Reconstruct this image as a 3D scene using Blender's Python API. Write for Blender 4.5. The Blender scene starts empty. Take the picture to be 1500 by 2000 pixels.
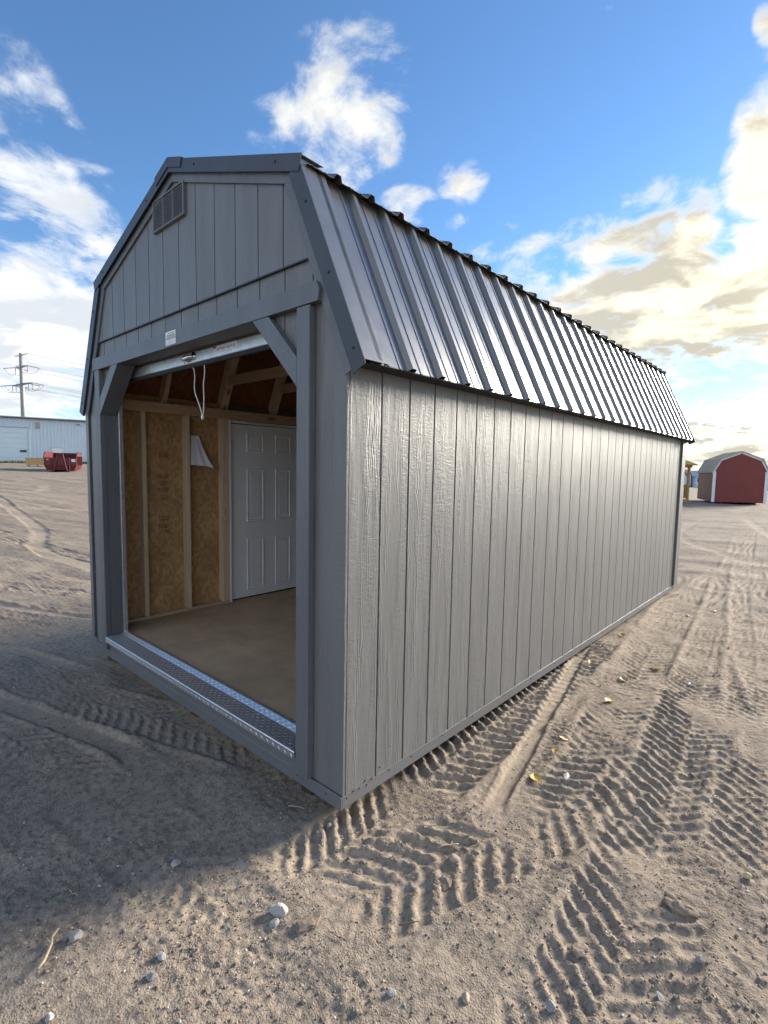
import bpy, math, random
import numpy as np
from mathutils import Vector, Matrix

R = math.radians
random.seed(7)
SC = bpy.context.scene
COL = SC.collection

# ------------------------------------------------------------------ camera
cam_d = bpy.data.cameras.new('camera')
cam = bpy.data.objects.new('camera', cam_d)
COL.objects.link(cam)
cr, cu, cf = Vector((0.74476, 0.66710, 0.01791)), Vector((-0.07006, 0.05147, 0.99621)), Vector((-0.66365, 0.74319, -0.08507))
cam.matrix_world = Matrix(((cr.x, cu.x, -cf.x, 1.5841), (cr.y, cu.y, -cf.y, -1.5277), (cr.z, cu.z, -cf.z, 1.5544), (0, 0, 0, 1)))
cam_d.sensor_fit = 'HORIZONTAL'
cam_d.sensor_width = 36.0
cam_d.lens = 36.0 * 994.63 / 1500.0
cam_d.clip_start = 0.02
cam_d.clip_end = 6000
SC.camera = cam

# ------------------------------------------------------------------ light
SUN_AZ, SUN_EL = R(15), R(17.5)          # azimuth from +Y towards +X
SUN_DIR = Vector((math.sin(SUN_AZ) * math.cos(SUN_EL), math.cos(SUN_AZ) * math.cos(SUN_EL), math.sin(SUN_EL)))
sun_d = bpy.data.lights.new('sun', 'SUN')
sun_d.energy = 1.8
sun_d.angle = R(20)
sun_d.color = (1.0, 0.90, 0.76)
sun = bpy.data.objects.new('sun', sun_d)
COL.objects.link(sun)
sun.rotation_euler = (-SUN_DIR).to_track_quat('-Z', 'Y').to_euler()
sun.location = SUN_DIR * 50
SC.view_settings.view_transform = 'Standard'
SC.view_settings.look = 'None'
SC.view_settings.gamma = 1.0
SC.view_settings.use_curve_mapping = False
SC.view_settings.exposure = 2.5
SC.cycles.max_bounces = 6
SC.cycles.diffuse_bounces = 3
SC.cycles.glossy_bounces = 3
SC.cycles.transmission_bounces = 2
SC.cycles.caustics_reflective = False
SC.cycles.caustics_refractive = False
SC.cycles.adaptive_threshold = 0.03


class NT:
    """small helper to write node graphs as expressions"""
    def __init__(s, tree):
        s.t = tree
        s.n = tree.nodes
        s.l = tree.links

    def put(s, sock, v):
        if v is None:
            return
        if hasattr(v, 'is_output') or isinstance(v, bpy.types.NodeSocket):
            s.l.new(v, sock)
        else:
            sock.default_value = v

    def m(s, op, a, b=None, c=None, clamp=False):
        n = s.n.new('ShaderNodeMath'); n.operation = op; n.use_clamp = clamp
        s.put(n.inputs[0], a); s.put(n.inputs[1], b); s.put(n.inputs[2], c)
        return n.outputs[0]

    def v(s, op, a, b=None, scale=None):
        n = s.n.new('ShaderNodeVectorMath'); n.operation = op
        s.put(n.inputs[0], a); s.put(n.inputs[1], b)
        if scale is not None:
            s.put(n.inputs['Scale'], scale)
        return n.outputs['Value'] if op in ('DOT_PRODUCT', 'LENGTH', 'DISTANCE') else n.outputs[0]

    def sep(s, v):
        n = s.n.new('ShaderNodeSeparateXYZ'); s.put(n.inputs[0], v)
        return n.outputs

    def comb(s, x, y, z):
        n = s.n.new('ShaderNodeCombineXYZ')
        s.put(n.inputs[0], x); s.put(n.inputs[1], y); s.put(n.inputs[2], z)
        return n.outputs[0]

    def noise(s, vec, scale, detail=3.0, rough=0.5, dist=0.0, col=False):
        n = s.n.new('ShaderNodeTexNoise')
        s.put(n.inputs['Vector'], vec)
        s.put(n.inputs['Scale'], scale); s.put(n.inputs['Detail'], detail)
        s.put(n.inputs['Roughness'], rough); s.put(n.inputs['Distortion'], dist)
        return n.outputs['Color' if col else 0]

    def voro(s, vec, scale, feature='F1', rnd=1.0, out='Distance'):
        n = s.n.new('ShaderNodeTexVoronoi'); n.feature = feature
        s.put(n.inputs['Vector'], vec); s.put(n.inputs['Scale'], scale); s.put(n.inputs['Randomness'], rnd)
        return n.outputs[out]

    def wave(s, vec, scale, dist, detail=2.0, dscale=1.0, direction='X'):
        n = s.n.new('ShaderNodeTexWave'); n.bands_direction = direction
        s.put(n.inputs['Vector'], vec); s.put(n.inputs['Scale'], scale); s.put(n.inputs['Distortion'], dist)
        s.put(n.inputs['Detail'], detail); s.put(n.inputs['Detail Scale'], dscale)
        return n.outputs[1]

    def map(s, v, a, b, c=0.0, d=1.0, smooth=False):
        n = s.n.new('ShaderNodeMapRange')
        n.interpolation_type = 'SMOOTHSTEP' if smooth else 'LINEAR'
        s.put(n.inputs[0], v); s.put(n.inputs[1], a); s.put(n.inputs[2], b); s.put(n.inputs[3], c); s.put(n.inputs[4], d)
        return n.outputs[0]

    def mix(s, f, a, b, mode='MIX'):
        n = s.n.new('ShaderNodeMix'); n.data_type = 'RGBA'; n.blend_type = mode
        s.put(n.inputs[0], f)
        for sock, v in ((n.inputs[6], a), (n.inputs[7], b)):
            if isinstance(v, tuple) and len(v) == 3:
                v = v + (1.0,)
            s.put(sock, v)
        return n.outputs[2]

    def bump(s, h, strength, dist, normal=None):
        n = s.n.new('ShaderNodeBump')
        s.put(n.inputs['Strength'], strength); s.put(n.inputs['Distance'], dist); s.put(n.inputs['Height'], h)
        if normal is not None:
            s.put(n.inputs['Normal'], normal)
        return n.outputs[0]

    def coord(s, which='Object'):
        n = s.n.new('ShaderNodeTexCoord')
        return n.outputs[which]

    def rand(s):
        n = s.n.new('ShaderNodeObjectInfo')
        return n.outputs['Random']

    def attr(s, name, out='Fac'):
        n = s.n.new('ShaderNodeAttribute'); n.attribute_name = name
        return n.outputs[out]


# ------------------------------------------------------------------ sky: clear air plus drifting broken cloud
# each cloud: direction of its centre, two spanning vectors, weight
CLOUDS = [
    ((-0.5954, 0.5794, 0.5566), (7.471, 7.548, 0.135), (-4.45, 5.243, -10.217), 0.95) ,
    ((-0.6397, 0.5783, 0.5064), (9.182, 10.046, 0.127), (-5.953, 7.065, -15.587), 0.8) ,
    ((-0.6841, 0.5068, 0.5246), (12.724, 17.167, 0.008), (-9.72, 11.49, -23.774), 0.75) ,
    ((-0.5443, 0.6035, 0.5827), (16.392, 14.389, 0.409), (-12.685, 14.894, -27.277), 0.7) ,
    ((-0.8892, 0.2337, 0.3934), (-0.03, 8.069, -4.861), (-7.98, -7.516, -13.572), 0.95) ,
    ((-0.8519, 0.2043, 0.4823), (-2.284, 11.191, -8.777), (-9.58, -13.188, -11.334), 0.6) ,
    ((-0.8455, 0.2845, 0.4519), (-1.831, 14.747, -12.712), (-20.823, -25.128, -23.14), 0.6) ,
    ((-0.9439, 0.2546, 0.2103), (1.947, 7.422, -0.247), (-1.365, 1.745, -8.24), 1.5) ,
    ((-0.8897, 0.3206, 0.3251), (9.214, 26.295, -0.711), (-7.166, 8.759, -28.25), 0.75) ,
    ((-0.9728, 0.2103, 0.0969), (1.318, 6.201, -0.228), (-1.055, 1.552, -13.956), 1.1) ,
    ((-0.5719, 0.691, 0.4421), (16.482, 13.339, 0.47), (-11.124, 13.366, -35.281), 0.65) ,
    ((-0.4917, 0.7297, 0.4752), (17.477, 19.501, -11.861), (-13.007, 3.086, -18.197), 0.55) ,
    ((-0.5174, 0.7491, 0.4137), (28.452, 19.094, 1.014), (-15.722, 19.003, -54.07), 0.5) ,
    ((-0.4413, 0.8275, 0.3472), (11.157, 5.745, 0.488), (-3.89, 4.782, -16.339), 1.05) ,
    ((-0.3059, 0.8789, 0.3661), (11.279, 2.135, 4.3), (1.499, 6.83, -15.145), 1.05) ,
    ((-0.2161, 0.9106, 0.3524), (12.312, 2.639, 0.729), (-3.205, 3.902, -12.047), 1.3) ,
    ((-0.2671, 0.9265, 0.2652), (5.545, 1.509, 0.312), (-1.806, 2.279, -9.78), 1.4) ,
    ((-0.104, 0.9163, 0.3868), (18.193, 2.986, -2.183), (-3.391, 2.151, -6.007), 1.15) ,
    ((-0.1303, 0.9581, 0.2549), (8.051, 0.957, 0.517), (-1.877, 2.359, -9.827), 1.35) ,
    ((-0.2651, 0.7429, 0.6147), (43.187, 13.476, 2.341), (-61.34, 71.511, -112.873), 0.6) ,
    ((-0.1007, 0.9942, 0.0387), (4.543, 0.449, 0.296), (-0.13, 0.495, -13.035), 1.0) ,
    ((-0.1098, 0.8215, 0.5595), (78.293, 6.962, 5.146), (-21.706, 25.346, -41.481), 0.5) ,
    ((-0.3675, 0.9063, 0.2088), (7.184, 2.83, 0.359), (-1.642, 2.163, -12.277), 0.9) ,
]

world = bpy.data.worlds.new('World')
SC.world = world
world.use_nodes = True
wt = world.node_tree
wt.nodes.clear()
world.cycles.sampling_method = 'MANUAL'
world.cycles.sample_map_resolution = 512
W = NT(wt)
sky = wt.nodes.new('ShaderNodeTexSky')
sky.sky_type = 'NISHITA'
sky.sun_disc = False
sky.sun_elevation = SUN_EL
sky.sun_rotation = SUN_AZ
sky.altitude = 250
sky.air_density = 1.0
sky.dust_density = 0.15
sky.ozone_density = 2.0
wd = W.v('NORMALIZE', W.coord('Generated'))
wx, wy, wz = W.sep(wd)
zc = W.m('ADD', W.m('MAXIMUM', wz, 0.0), 0.16)
cp = W.v('DIVIDE', wd, W.comb(zc, zc, zc))               # position on a cloud layer overhead
warp = W.noise(cp, 1.6, 3, 0.55, col=True)
cp = W.v('ADD', cp, W.v('SCALE', W.v('SUBTRACT', warp, (0.5, 0.5, 0.5)), scale=0.42))
big = W.noise(cp, 1.9, 5, 0.6)
fine = W.noise(cp, 7.5, 6, 0.64)
dens = None
for c, a, b, w in CLOUDS:
    k = W.m('MAXIMUM', W.v('DOT_PRODUCT', wd, c), 0.01)
    u_ = W.m('DIVIDE', W.v('DOT_PRODUCT', wd, a), k)
    v_ = W.m('DIVIDE', W.v('DOT_PRODUCT', wd, b), k)
    r2 = W.m('ADD', W.m('MULTIPLY', u_, u_), W.m('MULTIPLY', v_, v_))
    r2 = W.m('ADD', r2, W.map(W.v('DOT_PRODUCT', wd, c), 0.0, 0.2, 9.0, 0.0))
    e = W.m('MULTIPLY', W.m('SUBTRACT', 1.0, W.m('MULTIPLY', r2, 0.55)), w)
    e = W.m('MAXIMUM', e, 0.0)
    dens = e if dens is None else W.m('MAXIMUM', dens, e)
# low band of streaky cloud all round, and broken cloud thickened over the unseen half behind for more fill
band = W.map(wz, 0.02, 0.17, 0.95, 0.0, True)
behind = W.m('MULTIPLY', W.map(W.v('DOT_PRODUCT', wd, (-0.666, 0.746, 0.0)), 0.35, -0.1, 0.0, 1.0, True), W.map(wz, 0.5, 0.9, 0.85, 0.2))
dens = W.m('MAXIMUM', W.m('MAXIMUM', dens, band), behind)
body = W.m('ADD', dens, W.m('MULTIPLY', W.m('SUBTRACT', big, 0.5), 2.5))
body = W.m('ADD', body, W.m('MULTIPLY', W.m('SUBTRACT', fine, 0.5), 2.1))
mask = W.map(body, 0.22, 1.15, 0.0, 1.0, True)
mask = W.m('MULTIPLY', mask, W.map(dens, 0.02, 0.3, 0.0, 1.0, True))
toward = W.v('DOT_PRODUCT', wd, tuple(SUN_DIR))
near = W.map(toward, 0.35, 0.98, 0.0, 1.0)
near2 = W.m('POWER', near, 2.2)
puff = W.noise(W.v('ADD', cp, (4.0, 1.5, 0.0)), 3.0, 6, 0.58)
thick = W.m('MULTIPLY', W.map(puff, 0.43, 0.57, 0.0, 1.0, True), W.map(body, 0.5, 1.1, 0.0, 1.0, True))
lit = W.mix(W.map(toward, 0.0, -0.8, 0.0, 1.0, True), (1.85, 1.9, 1.95), (2.5, 2.7, 3.0))  # clouds opposite the sun brightened and blued to lift the fill light
lit = W.mix(near, lit, (2.1, 1.95, 1.5))
shade = W.mix(near, (1.0, 1.12, 1.28), (1.0, 0.92, 0.72))
ccol = W.mix(W.m('MULTIPLY', thick, W.map(near, 0.2, 0.9, 0.5, 0.95)), lit, shade)
glow = W.m('MULTIPLY', near2, 0.22)
glow = W.m('ADD', glow, W.m('MULTIPLY', W.m('POWER', W.m('MAXIMUM', toward, 0.0), 70.0), 20.0))  # tight glow round the sun, added to brighten roof and wall
ccol = W.mix(1.0, ccol, W.comb(glow, W.m('MULTIPLY', glow, 0.9), W.m('MULTIPLY', glow, 0.68)), 'ADD')
skyc = W.v('MULTIPLY', sky.outputs[0], (0.268, 0.352, 0.430))
final = W.mix(mask, skyc, ccol)
bg = wt.nodes.new('ShaderNodeBackground')
bg.inputs['Strength'].default_value = 0.1
wt.links.new(final, bg.inputs['Color'])
wo = wt.nodes.new('ShaderNodeOutputWorld')
wt.links.new(bg.outputs[0], wo.inputs[0])

# ------------------------------------------------------------------ mesh helpers
MESHES = {}


def link(o):
    COL.objects.link(o)
    return o


def tag(o, label=None, cat=None, group=None, kind=None):
    if label:
        o['label'] = label
    if cat:
        o['category'] = cat
    if group:
        o['group'] = group
    if kind:
        o['kind'] = kind
    return o


def thing(name, loc, label, cat, group=None):
    o = bpy.data.objects.new(name, None)
    o.empty_display_size = 0.2
    o.location = loc
    link(o)
    return tag(o, label, cat, group)


def adopt(o, parent):
    """parent without moving: empties carry a translation (and a turn), mesh parts sit at the world origin"""
    if parent is None:
        return o
    o.parent = parent
    if parent.type == 'EMPTY':
        if parent.get('local'):
            return o
        o.matrix_parent_inverse = Matrix.Translation(parent.location).inverted()
    else:
        if parent.parent is not None and parent.parent.get('local'):
            return o
        o.matrix_parent_inverse = Matrix.Translation(parent.location).inverted()
    return o


def mesh(name, verts, faces, mat, smooth=False):
    me = bpy.data.meshes.new(name)
    me.from_pydata([tuple(v) for v in verts], [], faces)
    me.materials.append(mat)
    if smooth:
        for p in me.polygons:
            p.use_smooth = True
    me.update()
    return me


def obj(name, me, parent=None, loc=(0, 0, 0), rot=None):
    o = bpy.data.objects.new(name, me)
    o.location = loc
    if rot is not None:
        o.rotation_euler = rot
    link(o)
    return adopt(o, parent)


class MB:
    """collects shapes that form one piece"""
    def __init__(s):
        s.v = []
        s.f = []

    def add(s, vs, fs):
        k = len(s.v)
        s.v += [tuple(v) for v in vs]
        s.f += [tuple(i + k for i in f) for f in fs]
        return s

    def box(s, lo, hi, c=0.0):
        lo = list(lo); hi = list(hi)
        for i in range(3):
            if lo[i] > hi[i]:
                lo[i], hi[i] = hi[i], lo[i]
        c = min(c, 0.3 * min(hi[i] - lo[i] for i in range(3)))
        if c <= 0:
            vs = [(x, y, z) for x in (lo[0], hi[0]) for y in (lo[1], hi[1]) for z in (lo[2], hi[2])]
            fs = [(0, 1, 3, 2), (4, 6, 7, 5), (0, 4, 5, 1), (2, 3, 7, 6), (0, 2, 6, 4), (1, 5, 7, 3)]
            return s.add(vs, fs)
        idx = {}
        vs = []
        for sx in (0, 1):
            for sy in (0, 1):
                for sz in (0, 1):
                    sg = (sx, sy, sz)
                    for ax in range(3):
                        p = [(lo[i] if sg[i] == 0 else hi[i]) if i == ax else (lo[i] + c if sg[i] == 0 else hi[i] - c) for i in range(3)]
                        idx[(sg, ax)] = len(vs)
                        vs.append(p)
        fs = []
        for ax in range(3):
            b, d = (ax + 1) % 3, (ax + 2) % 3
            for sd in (0, 1):
                q = []
                for (i, j) in ((0, 0), (1, 0), (1, 1), (0, 1)):
                    g = [0, 0, 0]; g[ax] = sd; g[b] = i; g[d] = j
                    q.append(idx[(tuple(g), ax)])
                fs.append(tuple(q if sd else q[::-1]))
            for i in (0, 1):
                for j in (0, 1):
                    g0 = [0, 0, 0]; g0[b] = i; g0[d] = j
                    g1 = list(g0); g1[ax] = 1
                    q = [idx[(tuple(g0), b)], idx[(tuple(g1), b)], idx[(tuple(g1), d)], idx[(tuple(g0), d)]]
                    fs.append(tuple(q if (i == j) else q[::-1]))
        for sx in (0, 1):
            for sy in (0, 1):
                for sz in (0, 1):
                    t = [idx[((sx, sy, sz), a)] for a in range(3)]
                    fs.append(tuple(t if (sx + sy + sz) % 2 == 1 else t[::-1]))
        return s.add(vs, fs)

    def prism(s, poly, axis, a, b):
        """poly: 2D points; axis 1 -> (x,z) extruded in y, axis 0 -> (y,z) in x, axis 2 -> (x,y) in z"""
        def P(p, h):
            return (p[0], h, p[1]) if axis == 1 else ((h, p[0], p[1]) if axis == 0 else (p[0], p[1], h))
        n = len(poly)
        area = sum(poly[i][0] * poly[(i + 1) % n][1] - poly[(i + 1) % n][0] * poly[i][1] for i in range(n))
        if area < 0:
            poly = poly[::-1]
        vs = [P(p, a) for p in poly] + [P(p, b) for p in poly]
        flip = (axis == 1) != (b < a)
        fs = [tuple(range(n - 1, -1, -1)), tuple(range(n, 2 * n))] + [(i, (i + 1) % n, n + (i + 1) % n, n + i) for i in range(n)]
        if flip:
            fs = [f[::-1] for f in fs]
        return s.add(vs, fs)

    def tube(s, pts, r, seg=8, cap=True):
        pts = [Vector(p) for p in pts]
        rs = r if isinstance(r, (list, tuple)) else [r] * len(pts)
        k = len(s.v)
        up = Vector((0, 0, 1))
        for i, p in enumerate(pts):
            d = (pts[min(i + 1, len(pts) - 1)] - pts[max(i - 1, 0)]).normalized()
            a = d.cross(up if abs(d.z) < 0.9 else Vector((1, 0, 0))).normalized()
            b = d.cross(a).normalized()
            for j in range(seg):
                t = 2 * math.pi * j / seg
                s.v.append(tuple(p + (a * math.cos(t) + b * math.sin(t)) * rs[i]))
        for i in range(len(pts) - 1):
            for j in range(seg):
                q = (k + i * seg + j, k + i * seg + (j + 1) % seg, k + (i + 1) * seg + (j + 1) % seg, k + (i + 1) * seg + j)
                s.f.append(q[::-1])
        if cap:
            s.f.append(tuple(k + j for j in range(seg)))
            s.f.append(tuple(k + (len(pts) - 1) * seg + j for j in range(seg - 1, -1, -1)))
        return s

    def build(s, name, mat, parent=None, smooth=False, loc=(0, 0, 0), rot=None):
        return obj(name, mesh(name, s.v, s.f, mat, smooth), parent, loc, rot)


def bx(name, lo, hi, mat, parent=None, c=0.0015):
    return MB().box(lo, hi, c).build(name, mat, parent)


# ------------------------------------------------------------------ materials
def newmat(name):
    m = bpy.data.materials.new(name)
    m.use_nodes = True
    t = m.node_tree
    b = t.nodes['Principled BSDF']
    return m, NT(t), b


def simple(name, col, rough=0.6, metal=0.0, spec=0.5, var=0.08, scale=8.0, bump=0.0, bscale=120.0, coat=0.0):
    m, n, b = newmat(name)
    co = n.coord('Object')
    co = n.v('ADD', co, n.v('SCALE', (3.1, 7.7, 5.3), scale=n.m('MULTIPLY', n.rand(), 10.0)))
    f = n.noise(co, scale, 5, 0.6)
    lo = tuple(c * (1 - var) for c in col); hi = tuple(min(1, c * (1 + var)) for c in col)
    n.put(b.inputs['Base Color'], n.mix(n.map(f, 0.3, 0.7), lo, hi))
    n.put(b.inputs['Roughness'], n.map(n.noise(co, scale * 2.3, 4, 0.6), 0.3, 0.7, max(0.02, rough - 0.07), min(1, rough + 0.07)))
    b.inputs['Metallic'].default_value = metal
    b.inputs['Specular IOR Level'].default_value = spec
    if coat:
        b.inputs['Coat Weight'].default_value = coat
        b.inputs['Coat Roughness'].default_value = 0.2
    if bump:
        n.put(b.inputs['Normal'], n.bump(n.noise(co, bscale, 4, 0.6), bump, 0.002))
    return m


def siding_material(name, col, horiz=1, rough=0.4, relief=1.0):
    """painted, embossed wood grain siding; grain runs up the board"""
    m, n, b = newmat(name)
    r = n.rand()
    co = n.v('ADD', n.coord('Object'), n.comb(n.m('MULTIPLY', r, 41.0), n.m('MULTIPLY', r, 67.0), n.m('MULTIPLY', r, 23.0)))
    st = n.v('MULTIPLY', co, (1, 1, 0.035))
    warpv = n.v('SCALE', n.v('SUBTRACT', n.noise(n.v('MULTIPLY', co, (1, 1, 0.5)), 5.0, 2, 0.5, col=True), (0.5, 0.5, 0.5)), scale=0.05)
    st2 = n.v('ADD', n.v('MULTIPLY', co, (1, 1, 0.11)), warpv)
    grain = n.noise(st, 240.0, 4, 0.6, 0.2)
    rings = n.wave(n.v('ADD', st2, n.comb(0, n.sep(st2)[0], 0)), 26.0, 7.0, 2.0, 2.2, 'Y')
    chat = n.noise(n.v('MULTIPLY', co, (0.3, 0.3, 1.0)), 85.0, 3, 0.6, 0.8)
    cm = n.map(n.noise(n.v('MULTIPLY', co, (1, 1, 0.14)), 13.0, 2, 0.5), 0.40, 0.56, 0.1, 1.0, True)
    rm = n.map(n.noise(n.v('MULTIPLY', n.v('ADD', co, (9.0, 4.0, 2.0)), (1, 1, 0.1)), 15.0, 2, 0.5), 0.45, 0.62, 0.0, 1.0, True)
    pit = n.noise(co, 260.0, 4, 0.65)
    h = n.m('MULTIPLY', grain, 0.30)
    h = n.m('ADD', h, n.m('MULTIPLY', n.m('MULTIPLY', rings, rm), 0.42))
    h = n.m('ADD', h, n.m('MULTIPLY', n.m('MULTIPLY', chat, cm), 0.8))
    h = n.m('ADD', h, n.m('MULTIPLY', pit, 0.22))
    nb = n.bump(h, min(1.0, 0.75 * relief), 0.0038 * relief)
    tone = n.noise(n.v('MULTIPLY', co, (1, 1, 0.12)), 9.0, 4, 0.6)
    dark = tuple(c * 0.90 for c in col); lite = tuple(c * 1.08 for c in col)
    cbase = n.mix(n.map(tone, 0.3, 0.7), dark, lite)
    cbase = n.mix(n.m('MULTIPLY', n.map(h, 0.35, 0.75), 0.22), tuple(c * 0.82 for c in col), cbase) if False else cbase
    n.put(b.inputs['Base Color'], cbase)
    n.put(b.inputs['Roughness'], n.map(pit, 0.3, 0.7, rough - 0.05, rough + 0.1))
    b.inputs['Specular IOR Level'].default_value = 0.45
    n.put(b.inputs['Normal'], nb)
    return m


def wood_material(name, col, dark, scale=1.0, axis=2, rough=0.75, knots=0.0):
    m, n, b = newmat(name)
    r = n.rand()
    co = n.v('ADD', n.coord('Object'), n.comb(n.m('MULTIPLY', r, 31.0), n.m('MULTIPLY', r, 17.0), n.m('MULTIPLY', r, 43.0)))
    k = [1.0, 1.0, 1.0]; k[axis] = 0.06
    g = n.noise(n.v('MULTIPLY', co, tuple(k)), 60.0 * scale, 4, 0.6, 0.5)
    k2 = [1.0, 1.0, 1.0]; k2[axis] = 0.35
    kn = n.voro(n.v('MULTIPLY', co, tuple(k2)), 5.0 * scale, 'F1')
    c = n.mix(n.map(g, 0.3, 0.75), dark, col)
    if knots:
        c = n.mix(n.map(kn, 0.05, 0.13, knots, 0.0, True), c, tuple(x * 0.25 for x in dark))
    n.put(b.inputs['Base Color'], c)
    b.inputs['Roughness'].default_value = rough
    n.put(b.inputs['Normal'], n.bump(g, 0.3, 0.002))
    return m


def osb_material(name, a, bcol, c):
    m, n, b = newmat(name)
    r = n.rand()
    co = n.v('ADD', n.coord('Object'), n.comb(n.m('MULTIPLY', r, 13.0), n.m('MULTIPLY', r, 7.0), n.m('MULTIPLY', r, 29.0)))
    w = n.v('SCALE', n.v('SUBTRACT', n.noise(co, 7.0, 3, 0.5, col=True), (0.5, 0.5, 0.5)), scale=0.12)
    fl = n.voro(n.v('MULTIPLY', n.v('ADD', co, w), (1.0, 1.7, 1.0)), 26.0, 'F1', 1.0, 'Color')
    fs = n.sep(fl)
    g = n.noise(n.v('MULTIPLY', co, (1, 1, 0.4)), 60.0, 5, 0.65, 1.0)
    cc = n.mix(n.map(fs[0], 0.25, 0.75), a, bcol)
    cc = n.mix(n.m('MULTIPLY', n.map(g, 0.5, 0.8), 0.5), cc, c)
    bl = n.noise(co, 3.0, 4, 0.6)
    cc = n.mix(n.map(bl, 0.35, 0.7, 0.0, 0.45), cc, c)
    n.put(b.inputs['Base Color'], cc)
    b.inputs['Roughness'].default_value = 0.8
    n.put(b.inputs['Normal'], n.bump(n.m('ADD', fs[1], g), 0.25, 0.003))
    return m


PAINT = siding_material('gray_siding_paint', (0.165, 0.165, 0.164), relief=0.95, rough=0.41)
PAINT_TRIM = siding_material('gray_trim_paint', (0.135, 0.141, 0.150), relief=1.0, rough=0.42)
PAINT_FLAT = simple('gray_smooth_paint', (0.145, 0.148, 0.153), 0.42, 0, 0.5, 0.05, 4.0, 0.2, 160)
PAINT_SHADE = simple('slate_paint_and_shade', (0.03, 0.035, 0.05), 0.5, 0, 0.5, 0.08, 6.0)  # flashing paint; also carries the shade of grooves, corner gap and left soffit
LUMBER = wood_material('pale_lumber', (0.70, 0.56, 0.39), (0.55, 0.41, 0.26), 1.0, 2, 0.75, 0.7)
LUMBER_Y = wood_material('pale_lumber_along', (0.58, 0.44, 0.28), (0.44, 0.31, 0.18), 1.0, 1, 0.75, 0.7)
LUMBER_X = wood_material('pale_lumber_across', (0.55, 0.40, 0.26), (0.42, 0.28, 0.17), 1.0, 0, 0.75, 0.6)
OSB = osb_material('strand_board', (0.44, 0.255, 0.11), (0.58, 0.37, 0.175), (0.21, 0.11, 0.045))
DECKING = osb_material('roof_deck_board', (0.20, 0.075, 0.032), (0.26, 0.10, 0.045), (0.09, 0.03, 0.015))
FLOOR = simple('floor_board', (0.43, 0.305, 0.190), 0.7, 0, 0.4, 0.2, 3.0, 0.15, 60)
DOORW = simple('white_door_paint', (0.78, 0.79, 0.81), 0.4, 0, 0.5, 0.02, 3.0)
BLACK = simple('black_rubber_and_shade', (0.012, 0.013, 0.014), 0.7)  # door seal rubber; also carries shade under the eave and behind louvres
SKIDW = simple('dark_treated_wood', (0.055, 0.045, 0.036), 0.85, 0, 0.3, 0.2, 9.0)
SCREWM = simple('dark_screw', (0.03, 0.032, 0.036), 0.5, 0.3)
GALV = simple('galvanised_steel', (0.62, 0.64, 0.66), 0.38, 0.85, 0.5, 0.12, 30.0, 0.1, 300)
CHROME = simple('bright_latch', (0.7, 0.71, 0.72), 0.22, 1.0)
CURTAIN = simple('roll_door_steel', (0.40, 0.38, 0.36), 0.45, 0.3, 0.5, 0.06, 5.0)
TREAD = simple('tread_plate', (0.74, 0.745, 0.75), 0.40, 1.0, 0.5, 0.1, 40.0, 0.05, 200)
ROPE = simple('white_rope', (0.78, 0.78, 0.76), 0.8, 0, 0.3, 0.05, 60.0, 0.4, 500)
PAPER = simple('white_paper', (0.80, 0.81, 0.84), 0.7, 0, 0.3, 0.02)
PRINT_G = simple('green_gray_print', (0.42, 0.46, 0.36), 0.6)
PRINT_D = simple('dark_print', (0.16, 0.18, 0.2), 0.6)
PRINT_R = simple('red_print', (0.45, 0.05, 0.04), 0.6)


def roof_metal(name, col, rough):
    m, n, b = newmat(name)
    co = n.coord('Object')
    f = n.noise(co, 2.0, 4, 0.6)
    n.put(b.inputs['Base Color'], n.mix(n.map(f, 0.3, 0.7), tuple(c * 0.9 for c in col), tuple(c * 1.1 for c in col)))
    n.put(b.inputs['Roughness'], n.map(n.noise(co, 9.0, 4, 0.6), 0.3, 0.7, rough - 0.05, rough + 0.05))
    b.inputs['Metallic'].default_value = 0.08
    b.inputs['Specular IOR Level'].default_value = 1.0
    n.put(b.inputs['Normal'], n.bump(n.noise(co, 500.0, 2, 0.5), 0.04, 0.001))
    return m


ROOF = roof_metal('charcoal_roof_steel', (0.088, 0.082, 0.075), 0.34)
ROOF.node_tree.nodes['Principled BSDF'].inputs['Coat Weight'].default_value = 1.0
ROOF.node_tree.nodes['Principled BSDF'].inputs['Coat IOR'].default_value = 1.75
ROOF.node_tree.nodes['Principled BSDF'].inputs['Coat Roughness'].default_value = 0.30
RAKE = roof_metal('charcoal_trim_steel', (0.036, 0.043, 0.056), 0.45)
RAKE.node_tree.nodes['Principled BSDF'].inputs['Specular IOR Level'].default_value = 0.5
PRINT_STAMP = simple('faded_stamp_ink', (0.10, 0.06, 0.035), 0.8, 0, 0.2, 0.3, 60.0)
PRINT_L = simple('pale_gray_print', (0.5, 0.53, 0.56), 0.6)

# ------------------------------------------------------------------ ground: one displaced sheet out to the horizon
def _h(ix, iy, seed):
    n = (ix.astype(np.int64) * 374761393 + iy.astype(np.int64) * 668265263 + seed * 974634541) & 0xFFFFFFFF
    n = ((n ^ (n >> 13)) * 1274126177) & 0xFFFFFFFF
    n = n ^ (n >> 16)
    return (n & 0xFFFF) / 65535.0 * 2 * np.pi


def perlin(x, y, seed=0):
    ix = np.floor(x); iy = np.floor(y)
    fx = x - ix; fy = y - iy
    u = fx * fx * fx * (fx * (fx * 6 - 15) + 10)
    v = fy * fy * fy * (fy * (fy * 6 - 15) + 10)

    def g(dx, dy):
        a = _h(ix + dx, iy + dy, seed)
        return np.cos(a) * (fx - dx) + np.sin(a) * (fy - dy)
    a = g(0, 0) * (1 - u) + g(1, 0) * u
    b = g(0, 1) * (1 - u) + g(1, 1) * u
    return (a * (1 - v) + b * v) * 1.5


def sstep(x, a, b):
    t = np.clip((x - a) / (b - a), 0, 1)
    return t * t * (3 - 2 * t)


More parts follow.
